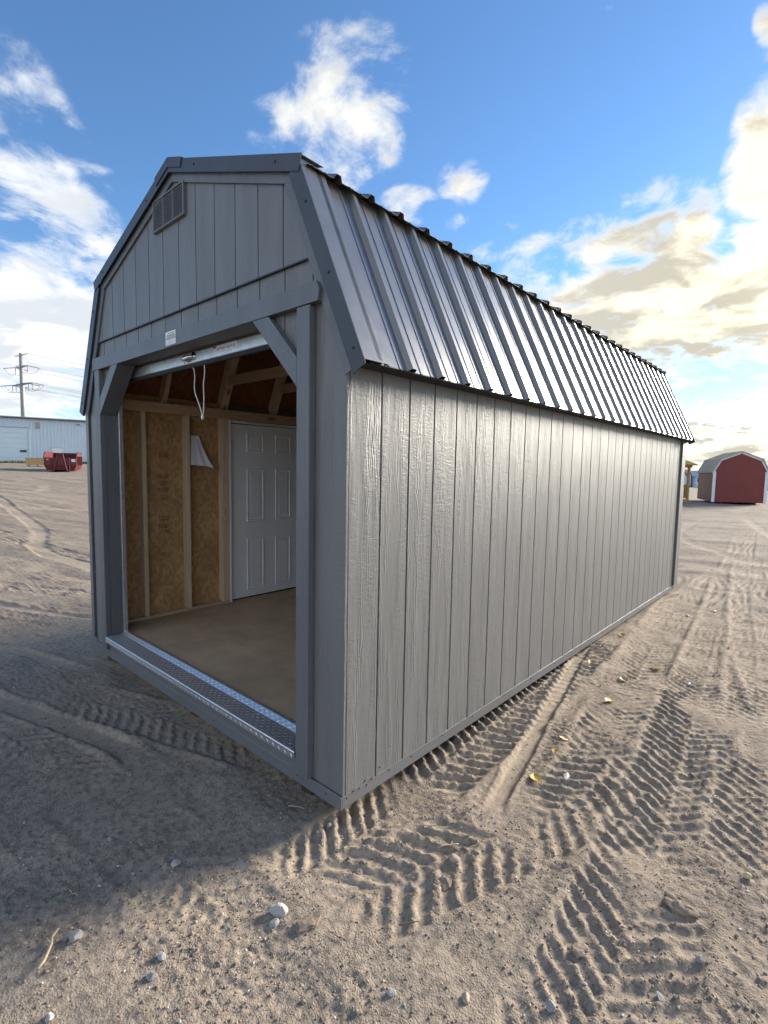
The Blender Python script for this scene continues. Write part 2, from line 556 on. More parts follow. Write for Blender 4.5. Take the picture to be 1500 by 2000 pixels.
def smooth_path(pts, n=160):
    pts = np.array(pts, float)
    P = np.vstack([2 * pts[0] - pts[1], pts, 2 * pts[-1] - pts[-2]])
    out = []
    m = len(pts) - 1
    for i in range(m):
        p0, p1, p2, p3 = P[i], P[i + 1], P[i + 2], P[i + 3]
        for t in np.linspace(0, 1, max(2, n // m), endpoint=False):
            out.append(0.5 * ((2 * p1) + (-p0 + p2) * t + (2 * p0 - 5 * p1 + 4 * p2 - p3) * t * t + (-p0 + 3 * p1 - 3 * p2 + p3) * t ** 3))
    out.append(pts[-1])
    return np.array(out)


# path, width, lug pitch, depth, skew of the lugs, seed, cover
TRACKS = [
    ([(0.10, -0.42), (0.10, 0.3), (0.06, 1.2), (0.02, 2.2), (-0.05, 3.6)], 0.40, 0.085, 0.038, 0.85, 11, 0.85),
    ([(1.17, -0.9), (1.14, 0.2), (1.06, 1.2), (0.93, 2.6), (0.75, 4.6), (0.35, 9.0), (-0.3, 16.0)], 0.46, 0.084, 0.026, 0.85, 23, 0.7),
    ([(0.30, -0.35), (0.46, 0.15), (0.64, 0.65), (0.72, 1.15), (0.70, 1.7)], 0.46, 0.100, 0.032, -0.75, 31, 0.5),
    ([(-2.3, -0.42), (-1.7, -0.16), (-1.1, 0.06), (-0.6, 0.25)], 0.42, 0.09, 0.018, 0.85, 41, 0.35),
    ([(-9.5, -0.8), (-7.0, -0.05), (-5.4, 0.60), (-4.4, 1.05), (-3.4, 1.5)], 0.36, 0.12, 0.028, 0.35, 47, 0.6),
    ([(-9.5, -1.6), (-6.0, -0.75), (-4.2, -0.25), (-2.6, 0.3)], 0.36, 0.11, 0.018, 0.7, 53, 0.3),
    ([(0.66, 1.3), (0.60, 1.9), (0.52, 2.5), (0.40, 3.4), (0.2, 5.5), (-0.2, 9.0)], 0.42, 0.085, 0.018, 0.85, 61, 0.55),
    ([(1.50, 0.0), (1.42, 1.4), (1.25, 3.0), (0.95, 5.5), (0.45, 9.5)], 0.44, 0.085, 0.018, 0.85, 67, 0.5),
    ([(-14.0, -2.5), (-8.0, -1.2), (-4.5, 0.2), (-3.3, 0.9)], 0.40, 0.11, 0.022, 0.8, 73, 0.5),
    ([(-16.0, 1.0), (-9.0, 1.4), (-5.0, 2.2), (-3.2, 3.0)], 0.40, 0.12, 0.024, 0.8, 79, 0.5),
    ([(-16.0, 4.0), (-9.0, 3.6), (-4.0, 4.2)], 0.42, 0.13, 0.026, 0.8, 83, 0.5),
    ([(-3.6, -1.25), (-2.0, -0.85), (-0.8, -0.66), (0.3, -0.62)], 0.40, 0.09, 0.011, 0.85, 89, 0.2),
    ([(1.7, 1.6), (1.45, 2.8), (1.1, 4.5), (0.75, 7.0), (0.3, 11.0)], 0.42, 0.10, 0.020, 0.8, 59, 0.35),
]
# smooth wheel smears: path, width, depth, paleness
RUTS = [
    ([(0.46, 0.50), (0.365, 0.95), (0.27, 1.40), (0.12, 2.2), (-0.06, 3.2)], 0.095, 0.022, 1.0),
    ([(-12.0, -1.9), (-8.0, -0.9), (-5.2, -0.05), (-3.9, 0.55), (-3.1, 0.95)], 0.13, 0.020, 1.0),
    ([(-10.0, -2.2), (-6.0, -1.15), (-4.0, -0.55), (-2.6, -0.15)], 0.12, 0.018, 0.8),
    ([(-5.0, -1.4), (-3.2, -0.95), (-1.9, -0.55), (-1.0, -0.35)], 0.16, 0.014, 0.5),
    ([(-34.0, -1.5), (-24.0, 0.6), (-18.6, 2.6), (-16.6, 4.6), (-17.6, 6.8), (-21.0, 8.6), (-27.0, 9.6)], 0.55, 0.004, 1.0),
    ([(-34.0, -4.2), (-27.0, -1.4), (-23.6, 1.2), (-22.7, 3.4), (-24.2, 5.0), (-29.0, 6.4)], 0.55, 0.004, 1.0),
    ([(-40.0, 2.0), (-26.0, 3.0), (-14.0, 2.2), (-9.0, 1.2), (-4.0, 2.0)], 0.35, 0.025, 0.7),
    ([(3.0, 4.0), (1.9, 8.0), (0.6, 14.0), (-1.0, 22.0)], 0.30, 0.02, 0.8),
    ([(2.2, 9.0), (0.2, 10.5), (-1.5, 13.5), (-2.0, 18.0)], 0.30, 0.02, 0.6),
    ([(-6.0, 20.0), (-1.0, 19.0), (3.0, 21.0), (8.0, 26.0)], 0.4, 0.025, 0.7),
]


PATHS = {}


def along(path, X, Y, reach):
    """for points within reach of the path: index, distance along, signed offset"""
    key = tuple(path)
    if key not in PATHS:
        PATHS[key] = smooth_path(path, 90)
    P = PATHS[key]
    lo = P.min(0) - reach; hi = P.max(0) + reach
    idx = np.nonzero((X > lo[0]) & (X < hi[0]) & (Y > lo[1]) & (Y < hi[1]))[0]
    if len(idx) == 0:
        return idx, None, None, None
    d = np.diff(P, axis=0); L = np.hypot(d[:, 0], d[:, 1]); S = np.concatenate([[0], np.cumsum(L)])
    best = np.full(len(idx), 1e9); bs = np.zeros(len(idx)); bt = np.zeros(len(idx))
    px, py = X[idx], Y[idx]
    for i in range(len(d)):
        ux, uy = d[i] / L[i]
        rx, ry = px - P[i, 0], py - P[i, 1]
        t = np.clip(rx * ux + ry * uy, 0, L[i])
        ex, ey = rx - t * ux, ry - t * uy
        q = ex * ex + ey * ey
        m = q < best
        best[m] = q[m]; bs[m] = S[i] + t[m]
        bt[m] = np.sign(ux * ry - uy * rx)[m] * np.sqrt(q[m])
    keep = np.sqrt(best) < reach
    return idx[keep], bs[keep], bt[keep], S[-1]


def base_height(X, Y):
    far = np.clip(-X - 12.0, 0, None)
    rise = 2.66 * (1 - np.exp(-far / 80.0)) * sstep(far, -1, 9)
    rise = rise - 0.0103 * np.clip(Y - 36.0, 0, 90.0) * (1 - sstep(-X, 25, 60))
    near = np.exp(-((X + 1.5) ** 2 / 60 + (Y - 2) ** 2 / 120))
    h = -0.080 + rise + 0.10 * perlin(X * 0.11, Y * 0.11, 1) * (1 - near) + 0.022 * perlin(X * 0.55, Y * 0.55, 2)
    # soil heaped against the long side of the shed
    h = h + 0.052 * np.exp(-((X - 0.03) / 0.16) ** 2) * sstep(Y, 0.1, 0.9) * (1 - sstep(Y, 7.0, 9.0))
    # hollow where the skids have been worked in under the front
    h = h - 0.02 * np.exp(-((Y - 0.02) / 0.12) ** 2) * sstep(X, -2.9, -2.6) * (1 - sstep(X, -0.3, -0.05))
    return h


def ground(X, Y):
    """height, paleness, dampness"""
    r = np.hypot(X - 1.0, Y + 1.0)
    lod = 1.0 / (1.0 + (r / 14.0) ** 2)
    h = base_height(X, Y)
    soft = np.zeros_like(X)            # where tyres pressed the soil smooth
    pale = np.zeros_like(X)
    damp = np.zeros_like(X)
    wx = X + 0.05 * perlin(X * 3, Y * 3, 71); wy = Y + 0.05 * perlin(X * 3, Y * 3, 72)
    rough = 0.010 * perlin(wx * 1.7, wy * 1.7, 3) + 0.008 * perlin(wx * 4.1, wy * 4.1, 4)
    cl = sstep(perlin(X * 1.1, Y * 1.1, 5) + 0.35 * perlin(X * 3.3, Y * 3.3, 6), -0.25, 0.45)
    clod = np.abs(perlin(wx * 9, wy * 9, 7)) * 0.0045 + np.abs(perlin(wx * 21, wy * 21, 8)) * 0.0055
    clod = clod + perlin(X * 44, Y * 44, 9) * 0.0044 * lod + perlin(X * 95, Y * 95, 10) * 0.0032 * lod
    rough = rough + clod * (0.30 + 0.9 * cl)
    # long shallow drag marks far off
    drag = perlin(X * 0.12 + Y * 0.04, Y * 1.4 - X * 0.3, 14) * 0.03 * sstep(r, 5, 12)
    drag2 = perlin(X * 0.35 + Y * 0.2, Y * 3.6 - X * 0.8, 15) * 0.016 * sstep(r, 3.5, 8) * lod ** 0.3 + perlin(X * 1.1, Y * 7.0 - X * 2.2, 16) * 0.007 * sstep(r, 3, 6) * lod
    h = h + drag + drag2
    pale += 0.35 * sstep(drag, 0.004, 0.02)
    damp += 0.30 * cl
    for path, w, pitch, depth, skew, seed, cover in TRACKS:
        idx, s, t, total = along(path, X, Y, w * 0.75)
        if len(idx) == 0:
            continue
        q = np.abs(t) / (w / 2)
        x, y = X[idx], Y[idx]
        m = sstep(perlin(x * 1.3, y * 1.3, seed) + 0.45 * perlin(x * 4, y * 4, seed + 1) + cover - 0.1, 0.0, 0.55)
        m = m * sstep(s, 0, 0.25) * (1 - sstep(s, total - 0.4, total))
        inside = 1 - sstep(q, 0.86, 1.04)
        wob = 0.14 * perlin(x * 4, y * 4, seed + 2) + 0.09 * perlin(x * 14, y * 14, seed + 3) + 0.08 * perlin(x * 34, y * 34, seed + 5)
        ph = s / pitch + np.where(t > 0, 0.5, 0.0) - skew * np.abs(t) / pitch + wob
        fr = ph - np.floor(ph)
        lug = sstep(fr, 0.0, 0.07) * (1 - sstep(fr, 0.55, 0.65))
        wear = sstep(perlin(x * 5.5, y * 5.5, seed + 6) + 0.5 * perlin(x * 16, y * 16, seed + 7), -0.45, 0.25)
        lug = lug * sstep(q, 0.02, 0.12)
        crumb = perlin(x * 30, y * 30, seed + 4) * 0.008 + perlin(x * 52, y * 52, seed + 8) * 0.006
        imp = -depth * (0.12 + 0.28 * lug) + depth * 0.26 * (1 - lug) * wear + crumb * (0.3 + 0.7 * (1 - lug))
        berm = 0.009 * np.exp(-((q - 1.10) / 0.13) ** 2)
        a = m * inside
        rough[idx] = rough[idx] * (1 - 0.72 * a) + imp * a + berm * m
        pale[idx] = pale[idx] + a * lug * 0.55
        damp[idx] = damp[idx] * (1 - 0.5 * a) + 0.35 * a * (1 - lug)
    for path, w, depth, pl in RUTS:
        idx, s, t, total = along(path, X, Y, w * 1.2)
        if len(idx) == 0:
            continue
        q = np.abs(t) / (w / 2)
        x, y = X[idx], Y[idx]
        q = q + 0.22 * perlin(x * 7 / max(1, w * 6), y * 7 / max(1, w * 6), 83)
        m = sstep(s, 0, 0.3) * (1 - sstep(s, total - 0.5, total))
        a = (1 - sstep(q, 0.75, 1.0)) * m
        b = np.exp(-((q - 1.22) / 0.22) ** 2) * m
        rough[idx] = rough[idx] * (1 - 0.85 * a) - depth * 0.6 * a + (0.009 if w < 0.3 else 0.003) * b + 0.003 * perlin(x * 22, y * 5, 91) * a
        pale[idx] = np.maximum(pale[idx] * (1 - a), a * pl * 0.8)
        damp[idx] = damp[idx] * (1 - a)
    under = sstep(X, -2.95, -2.8) * (1 - sstep(X, -0.15, -0.03)) * sstep(Y, 0.05, 0.25) * (1 - sstep(Y, 5.9, 6.05))
    rough = rough * (1 - 0.8 * under)
    damp = damp + under * 0.4
    return h + rough, np.clip(pale, 0, 1), np.clip(damp, 0, 1)


def ghz(x, y):
    return float(ground(np.array([float(x)]), np.array([float(y)]))[0][0])


def axis_samples(d0, d1, step, lo, hi, glo, ghi):
    mid = list(np.arange(d0, d1, step))
    up = []; p = mid[-1]; s = step
    while p < hi:
        s *= 1 + ghi; p += s; up.append(p)
    dn = []; p = mid[0]; s = step
    while p > lo:
        s *= 1 + glo; p -= s; dn.append(p)
    return np.array(dn[::-1] + mid + up)


gx = axis_samples(-1.3, 1.75, 0.0092, -1500, 1500, 0.017, 0.06)
gy = axis_samples(-1.35, 2.4, 0.0092, -1500, 1500, 0.08, 0.017)
GX, GY = np.meshgrid(gx, gy)
nx, ny = len(gx), len(gy)
fx, fy = GX.ravel(), GY.ravel()
fh, fpale, fdamp = ground(fx, fy)
gm = bpy.data.meshes.new('ground')
nv = nx * ny
gm.vertices.add(nv)
gm.vertices.foreach_set('co', np.stack([fx, fy, fh], 1).astype(np.float32).ravel())
ii = (np.arange(ny - 1)[:, None] * nx + np.arange(nx - 1)[None, :]).ravel()
quads = np.stack([ii, ii + 1, ii + nx + 1, ii + nx], 1).astype(np.int32)
nf = len(quads)
gm.loops.add(nf * 4)
gm.loops.foreach_set('vertex_index', quads.ravel())
gm.polygons.add(nf)
gm.polygons.foreach_set('loop_start', (np.arange(nf) * 4).astype(np.int32))
gm.polygons.foreach_set('loop_total', np.full(nf, 4, np.int32))
gm.polygons.foreach_set('use_smooth', np.ones(nf, bool))
for nm, arr in (('pale', fpale), ('damp', fdamp)):
    a = gm.attributes.new(nm, 'FLOAT', 'POINT')
    a.data.foreach_set('value', arr.astype(np.float32))
gm.update()


def ground_material():
    m, n, b = newmat('dry_trampled_soil')
    co = n.coord('Object')
    pale = n.attr('pale'); damp = n.attr('damp')
    big = n.noise(co, 0.35, 3, 0.6)
    mid = n.noise(co, 2.6, 4, 0.65)
    sm = n.noise(co, 28.0, 4, 0.7)
    gr = n.noise(co, 170.0, 2, 0.7)
    tan = n.mix(n.map(big, 0.3, 0.7), (0.325, 0.264, 0.200), (0.405, 0.332, 0.254))
    c = n.mix(n.map(n.m('ADD', mid, n.m('MULTIPLY', damp, 0.35)), 0.45, 0.85, 0.0, 0.6), tan, (0.190, 0.156, 0.126))
    c = n.mix(n.map(sm, 0.44, 0.62, 0.0, 0.72), c, (0.150, 0.125, 0.103))
    c = n.mix(n.m('MULTIPLY', pale, 0.7), c, (0.44, 0.36, 0.27))
    c = n.mix(n.map(gr, 0.60, 0.76, 0.0, 0.6), c, (0.46, 0.40, 0.32))
    c = n.mix(n.map(gr, 0.42, 0.26, 0.0, 0.6), c, (0.12, 0.105, 0.09))
    n.put(b.inputs['Base Color'], c)
    b.inputs['Roughness'].default_value = 0.95
    b.inputs['Specular IOR Level'].default_value = 0.15
    hh = n.m('ADD', n.m('MULTIPLY', sm, 1.0), n.m('MULTIPLY', gr, 0.45))
    hh = n.m('ADD', hh, n.m('MULTIPLY', n.noise(co, 9.0, 3, 0.6), 1.2))
    grit = n.m('ADD', n.m('MULTIPLY', n.noise(co, 75.0, 3, 0.75), 1.0), n.m('MULTIPLY', n.voro(co, 130.0), -0.5))
    n.put(b.inputs['Normal'], n.bump(grit, n.map(n.m('ADD', mid, n.m('MULTIPLY', pale, -0.3)), 0.35, 0.6, 0.25, 0.95), 0.005, n.bump(hh, 0.42, 0.009)))
    return m


SOIL = ground_material()
gm.materials.append(SOIL)
tag(obj('ground', gm), 'dry brown dirt yard churned by tyre tracks', None, None, 'structure')

# ------------------------------------------------------------------ the grey lofted barn shed
XC = -1.494                       # centre line
WID = 2.988
LEN = 6.10
E0, K0, A0 = (1.625, 2.0), (1.2, 2.925), (0.0, 3.345)     # eave, knuckle, ridge (half section, metal line)
FG, PITCH, ZF = -0.228, 0.2032, 2.478
shed = thing('storage_shed', (XC, 3.05, 0), 'dark grey lofted barn shed with ribbed metal roof and open roll-up door', 'shed')


def zout(x):
    r = abs(x - XC)
    if r > K0[0]:
        return E0[1] + (E0[0] - r) / (E0[0] - K0[0]) * (K0[1] - E0[1])
    return K0[1] + (K0[0] - r) / K0[0] * (A0[1] - K0[1])


def ztop(x):
    r = abs(x - XC)
    return zout(x) - (0.13 if r > K0[0] else 0.055 + 0.075 * max(0, (r - 1.0) / 0.2))


def zbot(x):
    if x > -0.25 or x < -2.74:
        return 0.065
    if x > -0.64:
        return 1.921 + (-0.293 - x) + 0.055
    if x < -2.329:
        return 1.929 + (x + 2.66) * 1.02 + 0.055
    return 2.31


def strip(x0, x1, lo, hi, brk):
    e = 1e-4
    xs = [x0] + sorted(b for b in brk if x0 + 0.002 < b < x1 - 0.002) + [x1]
    bot = []; top = []
    for i, x in enumerate(xs):
        l = [x + e] if i == 0 else ([x - e] if i == len(xs) - 1 else [x - e, x + e])
        for q in l:
            bot.append((q, lo(q))); top.append((q, hi(q)))
    if max(t[1] - b_[1] for t, b_ in zip(top, bot)) < 0.01:
        return None
    pts = [p for p, t in zip(bot, top) if t[1] - p[1] > -0.001]
    pts2 = [t for p, t in zip(bot, top) if t[1] - p[1] > -0.001]
    poly = pts + pts2[::-1]
    out = []
    for p in poly:
        if not out or (abs(p[0] - out[-1][0]) + abs(p[1] - out[-1][1])) > 3e-4:
            out.append(p)
    return out if len(out) > 2 else None


XG = [0.0] + [FG - PITCH * i for i in range(14)] + [-WID]
BRK = [-0.25, -0.64, -2.329, -2.74, XC - 1.2, XC + 1.2, XC, XC - 1.0, XC + 1.0]
for z in (2.478, 2.486):
    rr = 1.625 - (z + 0.13 - 2.0) / 0.925 * 0.425
    BRK += [XC - rr, XC + rr]
# front wall
front = MB()
fr_boards = []
for i in range(len(XG) - 1):
    x1, x0 = XG[i], XG[i + 1]
    lo_s = strip(x0, x1, zbot, lambda x: min(ZF, ztop(x)), BRK)
    up_s = strip(x0, x1, lambda x: ZF + 0.008, ztop, BRK)
    if lo_s:
        front.prism(lo_s, 1, 0.0135, 0.022)
    if up_s:
        front.prism(up_s, 1, 0.0135, 0.022)
    g = 0.0036
    a0 = x0 + (g if i < len(XG) - 2 else 0); a1 = x1 - (g if i > 0 else 0)
    lo_s = strip(a0, a1, zbot, lambda x: min(ZF, ztop(x)), BRK)
    up_s = strip(a0, a1, lambda x: ZF + 0.008, ztop, BRK)
    fr_boards.append((lo_s, up_s))
wall_f = front.build('gable_wall', PAINT_SHADE, shed)  # backing coloured dark to give the siding grooves their shade
tag(wall_f, 'front gable wall of embossed vertical siding with the door opening')
for lo_s, up_s in fr_boards:
    if lo_s:
        MB().prism(lo_s, 1, 0.0, 0.0125).build('siding_board', PAINT, wall_f)
    if up_s:
        MB().prism(up_s, 1, -0.010, 0.0125).build('siding_board', PAINT, wall_f)
zx = [x for x in (XC - 1.36, XC + 1.36)]
bx('flashing', (zx[0], -0.016, ZF - 0.002), (zx[1], -0.0005, ZF + 0.0055), PAINT_SHADE, shed, 0.001)

# long side wall in the sun
GR = [0.016] + [0.0154 + PITCH * n for n in range(1, 30)] + [LEN]
wall_s = bx('side_wall', (-0.024, 0.014, 0.0), (-0.0135, LEN, 2.15), PAINT_SHADE, shed, 0)  # dark backing, so groove shade is partly in the colour
tag(wall_s, 'long side wall of grey vertical siding boards')
z0, z1 = 0.062, 2.12
mid = MB().box((-0.0125, -PITCH / 2 + 0.0042, z0), (0, PITCH / 2 - 0.0042, z1), 0.0018)
mid_me = mesh('siding_board', mid.v, mid.f, PAINT)
for i in range(30):
    y0, y1 = GR[i], GR[i + 1]
    if i in (0, 29):
        w_ = y1 - y0
        mb = MB().box((-0.0125, -w_ / 2 + (0.001 if i == 0 else 0.0032), z0), (0, w_ / 2 - (0.0032 if i == 0 else 0.001), z1), 0.0018)
        me = mesh('siding_board', mb.v, mb.f, PAINT)
    else:
        me = mid_me
    obj('siding_board', me, wall_s, (0, (y0 + y1) / 2, 0))
bx('base_board', (-0.02, 0.0005, 0.0), (-0.0025, LEN, 0.0605), PAINT_FLAT, shed, 0.001)
bx('corner_trim', (0.0005, 6.05, 0.07), (0.024, 6.23, 2.02), PAINT_FLAT, shed, 0.002)
# the two walls the photograph does not show from outside
bx('side_wall', (-WID, 0.024, 0.0), (-WID + 0.012, 1.21, 2.15), PAINT, shed, 0)
bx('side_wall', (-WID, 2.13, 0.0), (-WID + 0.012, LEN, 2.15), PAINT, shed, 0)
bx('side_wall', (-WID, 1.21, 2.0), (-WID + 0.012, 2.13, 2.15), PAINT, shed, 0)
bx('side_wall', (-WID, 1.21, 0.0), (-WID + 0.012, 2.13, 0.19), PAINT, shed, 0)
back = [(-WID, 0), (0, 0), (0, 2.15), (XC + 1.17, 2.87), (XC, 3.28), (XC - 1.17, 2.87), (-WID, 2.15)]
MB().prism(back, 1, LEN + 0.001, LEN + 0.014).build('gable_wall', PAINT, shed)
# left corner, set back behind the front panel
bx('corner_trim', (-3.100, -0.006, 0.085), (-3.042, 0.03, 2.02), PAINT_FLAT, shed, 0.002)
bx('corner_gap_shade', (-3.0415, 0.008, 0.03), (-WID - 0.001, 0.03, 2.02), PAINT_SHADE, shed, 0.001)  # dark strip added where the corner gap lies in shade

# rim, skids, floor
bx('rim_board', (-WID + 0.012, -0.012, 0.0), (-0.0005, 0.0, 0.064), PAINT_FLAT, shed, 0.003)
bx('sill_board', (-2.686, -0.014, 0.0655), (-0.294, 0.006, 0.142), PAINT_FLAT, shed, 0.002)
for x in (-2.74, -1.5, -0.34):
    bx('skid', (x - 0.045, 0.07, -0.13), (x + 0.045, 6.02, -0.0005), SKIDW, shed, 0.004)
bx('floor', (-WID + 0.014, 0.118, 0.170), (-0.026, LEN - 0.002, 0.19), FLOOR, shed, 0)
bx('floor_joist', (-WID + 0.014, 0.03, 0.0), (-0.026, 0.07, 0.140), LUMBER_X, shed, 0)

# tread plate sill: apron, flat and a sloping inner edge
prof = [(-0.046, 0.138), (-0.046, 0.1745), (-0.043, 0.178), (0.068, 0.181), (0.100, 0.201), (0.118, 0.201), (0.118, 0.198), (0.101, 0.198), (0.069, 0.178), (-0.040, 0.175), (-0.043, 0.172), (-0.043, 0.138)]
sill = MB().prism([(y, z) for y, z in prof], 0, -2.684, -0.296).build('threshold_plate', TREAD, shed)
tag(sill, 'bright aluminium tread plate across the doorway')
lug = MB()


def lug_at(cx, cyy, ang, nrm, L=0.0115, w=0.0028, h=0.0016):
    """lens-shaped stud lying on the plate; nrm maps plate (u across x, v up the profile)"""
    ca, sa = math.cos(ang), math.sin(ang)
    pts = [(-L, 0), (0, -w), (L, 0), (0, w)]
    base = [nrm(cx + p * ca - q * sa, cyy + p * sa + q * ca, 0) for p, q in pts]
    top = nrm(cx, cyy, h)
    t1 = nrm(cx - L * 0.45 * ca, cyy - L * 0.45 * sa, h); t2 = nrm(cx + L * 0.45 * ca, cyy + L * 0.45 * sa, h)
    lug.add(base + [t1, t2], [(0, 1, 4), (1, 5, 4), (1, 2, 5), (2, 3, 5), (3, 4, 5), (3, 0, 4)])


def on_top(u, v, h):
    return (u, v, 0.178 + (v + 0.043) / 0.103 * 0.003 + h)


def on_slope(u, v, h):
    t = v / 0.0472
    return (u, 0.068 + 0.032 * t - h * 0.53, 0.181 + 0.020 * t + h * 0.85)


def on_apron(u, v, h):
    return (u, -0.046 - h, 0.138 + v)


nxl = int((2.684 - 0.30) / 0.0245)
for i in range(nxl):
    for j in range(5):
        x = -2.67 + i * 0.0245
        lug_at(x, -0.030 + j * 0.0205, R(45 if (i + j) % 2 else -45), on_top)
    for j in range(2):
        lug_at(-2.67 + i * 0.0245, 0.012 + j * 0.0205, R(45 if (i + j) % 2 else -45), on_slope)
        if j == 0:
            lug_at(-2.67 + i * 0.0245, 0.017, R(45 if i % 2 else -45), on_apron)
lo_ = lug.build('tread_studs', TREAD, sill)
tag(lo_, 'raised studs of the tread plate', None, None, 'stuff')

# posts, header, knee braces
bx('door_post', (-0.294, -0.040, 0.075), (-0.204, -0.0005, 2.268), PAINT_TRIM, shed, 0.003)
bx('door_post', (-2.776, -0.040, 0.075), (-2.686, -0.0005, 2.268), PAINT_TRIM, shed, 0.003)
bx('door_jamb', (-0.294, 0.0005, 0.143), (-0.270, 0.085, 1.97), PAINT_TRIM, shed, 0.001)
bx('door_jamb', (-2.710, 0.0005, 0.143), (-2.686, 0.085, 1.97), PAINT_TRIM, shed, 0.001)
MB().prism([(-2.812, 2.269), (-0.151, 2.272), (-0.139, 2.321), (-0.162, 2.359), (-2.804, 2.359)], 1, -0.041, -0.0105).build('header_beam', PAINT_TRIM, shed)
bx('header_soffit', (-2.33, -0.0100, 2.2715), (-0.64, 0.085, 2.29), PAINT_TRIM, shed, 0.001)
MB().prism([(-0.64, 2.2685), (-0.512, 2.2685), (-0.2945, 2.05), (-0.2945, 1.921)], 1, -0.039, 0.084).build('knee_brace', PAINT_TRIM, shed)
MB().prism([(-2.329, 2.2685), (-2.452, 2.2685), (-2.6855, 2.045), (-2.6855, 1.925)], 1, -0.039, 0.084).build('knee_brace', PAINT_TRIM, shed)
# roll-up door tracks on either side of the opening
bx('door_track', (-2.700, 0.0865, 0.192), (-2.655, 0.118, 2.35), GALV, shed, 0.002)
bx('door_track', (-0.325, 0.0865, 0.192), (-0.280, 0.118, 2.35), GALV, shed, 0.002)

# louvred gable vent
vent = bx('gable_vent', (-1.745, -0.019, 2.996), (-1.345, -0.0105, 3.187), PAINT_FLAT, shed, 0.002)
for k in range(3):
    xa = -1.7335 + k * 0.1270
    xb = xa + 0.1200
    bx('vent_shade', (xa, -0.0205, 3.0078), (xb, -0.0192, 3.1752), BLACK, vent, 0)  # black plate stands in for the shade behind the louvres
    sm_ = MB()
    sm_.prism([(-0.0270, -0.0045), (-0.0265, -0.0050), (-0.0207, 0.0010), (-0.0207, 0.0024), (-0.0268, -0.0002)], 0, -0.0598, 0.0598)
    if k == 0:
        sl_me = mesh('louvre', sm_.v, sm_.f, PAINT_FLAT)
    for q in range(12):
        obj('louvre', sl_me, vent, ((xa + xb) / 2, 0, 3.0155 + q * 0.01365))
for xa, xb in ((-1.745, -1.7330), (-1.6140, -1.6045), (-1.4870, -1.4775), (-1.3580, -1.345)):
    bx('vent_frame', (xa, -0.030, 2.998), (xb, -0.0192, 3.185), PAINT_FLAT, vent, 0.002)
for za, zb in ((2.997, 3.0075), (3.1755, 3.186)):
    bx('vent_frame', (-1.744, -0.0297, za), (-1.346, -0.0195, zb), PAINT_FLAT, vent, 0.002)


# roof --------------------------------------------------------------
def seg_box(mb, A, B, y0, y1, o0, o1, side):
    """slab along A->B (half-section points), offset o0..o1 along the outward normal, mirrored by side"""
    dx, dz = B[0] - A[0], B[1] - A[1]
    L = math.hypot(dx, dz)
    nx_, nz_ = dz / L, -dx / L
    if nz_ < 0:
        nx_, nz_ = -nx_, -nz_
    P = []
    for (p, o) in ((A, o0), (B, o0), (B, o1), (A, o1)):
        qx, qz = p[0] + nx_ * o, p[1] + nz_ * o
        if p is B and abs(B[0]) < 0.02:          # plumb cut at the ridge so the two sides butt
            qz += (0.0004 - qx) / dx * dz
            qx = 0.0004
        P.append((XC + side * qx, qz))
    mb.prism(P, 1, y0, y1)
    return mb


def lerp(A, B, t):
    return (A[0] + (B[0] - A[0]) * t, A[1] + (B[1] - A[1]) * t)


def rib_profile(y0, y1, first, hmax=0.024):
    pts = [(y0, 0.0)]
    k = math.floor((y0 - first) / 0.2286) - 1
    while True:
        c = first + k * 0.2286
        if c - 0.2 > y1:
            break
        for (d, h) in ((-0.028, 0), (-0.013, hmax), (0.013, hmax), (0.028, 0),
                       (0.0672, 0), (0.0717, 0.0032), (0.0807, 0.0032), (0.0852, 0),
                       (0.1434, 0), (0.1479, 0.0032), (0.1569, 0.0032), (0.1614, 0)):
            y = c + d
            if y0 + 0.0005 < y < y1 - 0.0005:
                pts.append((y, h))
        k += 1
    pts.sort()
    pts.append((y1, 0.0))
    return pts


def roof_sheet(A, B, y0, y1, first, side, parent, off=-0.0245):
    dx, dz = B[0] - A[0], B[1] - A[1]
    L = math.hypot(dx, dz)
    nx_, nz_ = dz / L, -dx / L
    if nz_ < 0:
        nx_, nz_ = -nx_, -nz_
    pr = rib_profile(y0, y1, first)
    vs = []; fs = []
    n = len(pr)
    for th in (0.0, -0.0016):
        for P in (A, B):
            for y, h in pr:
                o = off + h + th
                vs.append((XC + side * (P[0] + nx_ * o), y, P[1] + nz_ * o))
    for i in range(n - 1):
        fs.append((i, i + 1, n + i + 1, n + i))
        fs.append((2 * n + i, 3 * n + i, 3 * n + i + 1, 2 * n + i + 1))
        fs.append((i, 2 * n + i, 2 * n + i + 1, i + 1))
        fs.append((n + i, n + i + 1, 3 * n + i + 1, 3 * n + i))
    fs.append((0, n, 3 * n, 2 * n)); fs.append((n - 1, 3 * n - 1, 4 * n - 1, 2 * n - 1))
    return obj('roof_sheet', mesh('roof_sheet', vs, fs, ROOF), parent)


screw_mb = MB().tube([(0, 0, -0.001), (0, 0, 0.0035), (0, 0, 0.0055)], [0.0078, 0.0070, 0.004], 8)
SCREW = mesh('screw', screw_mb.v, screw_mb.f, SCREWM)


def screw(parent, p, nrm, s=1.0):
    o = obj('screw', SCREW, None, p, Vector(nrm).to_track_quat('Z', 'Y').to_euler())
    o.scale = (s, s, s)
    return adopt(o, parent)


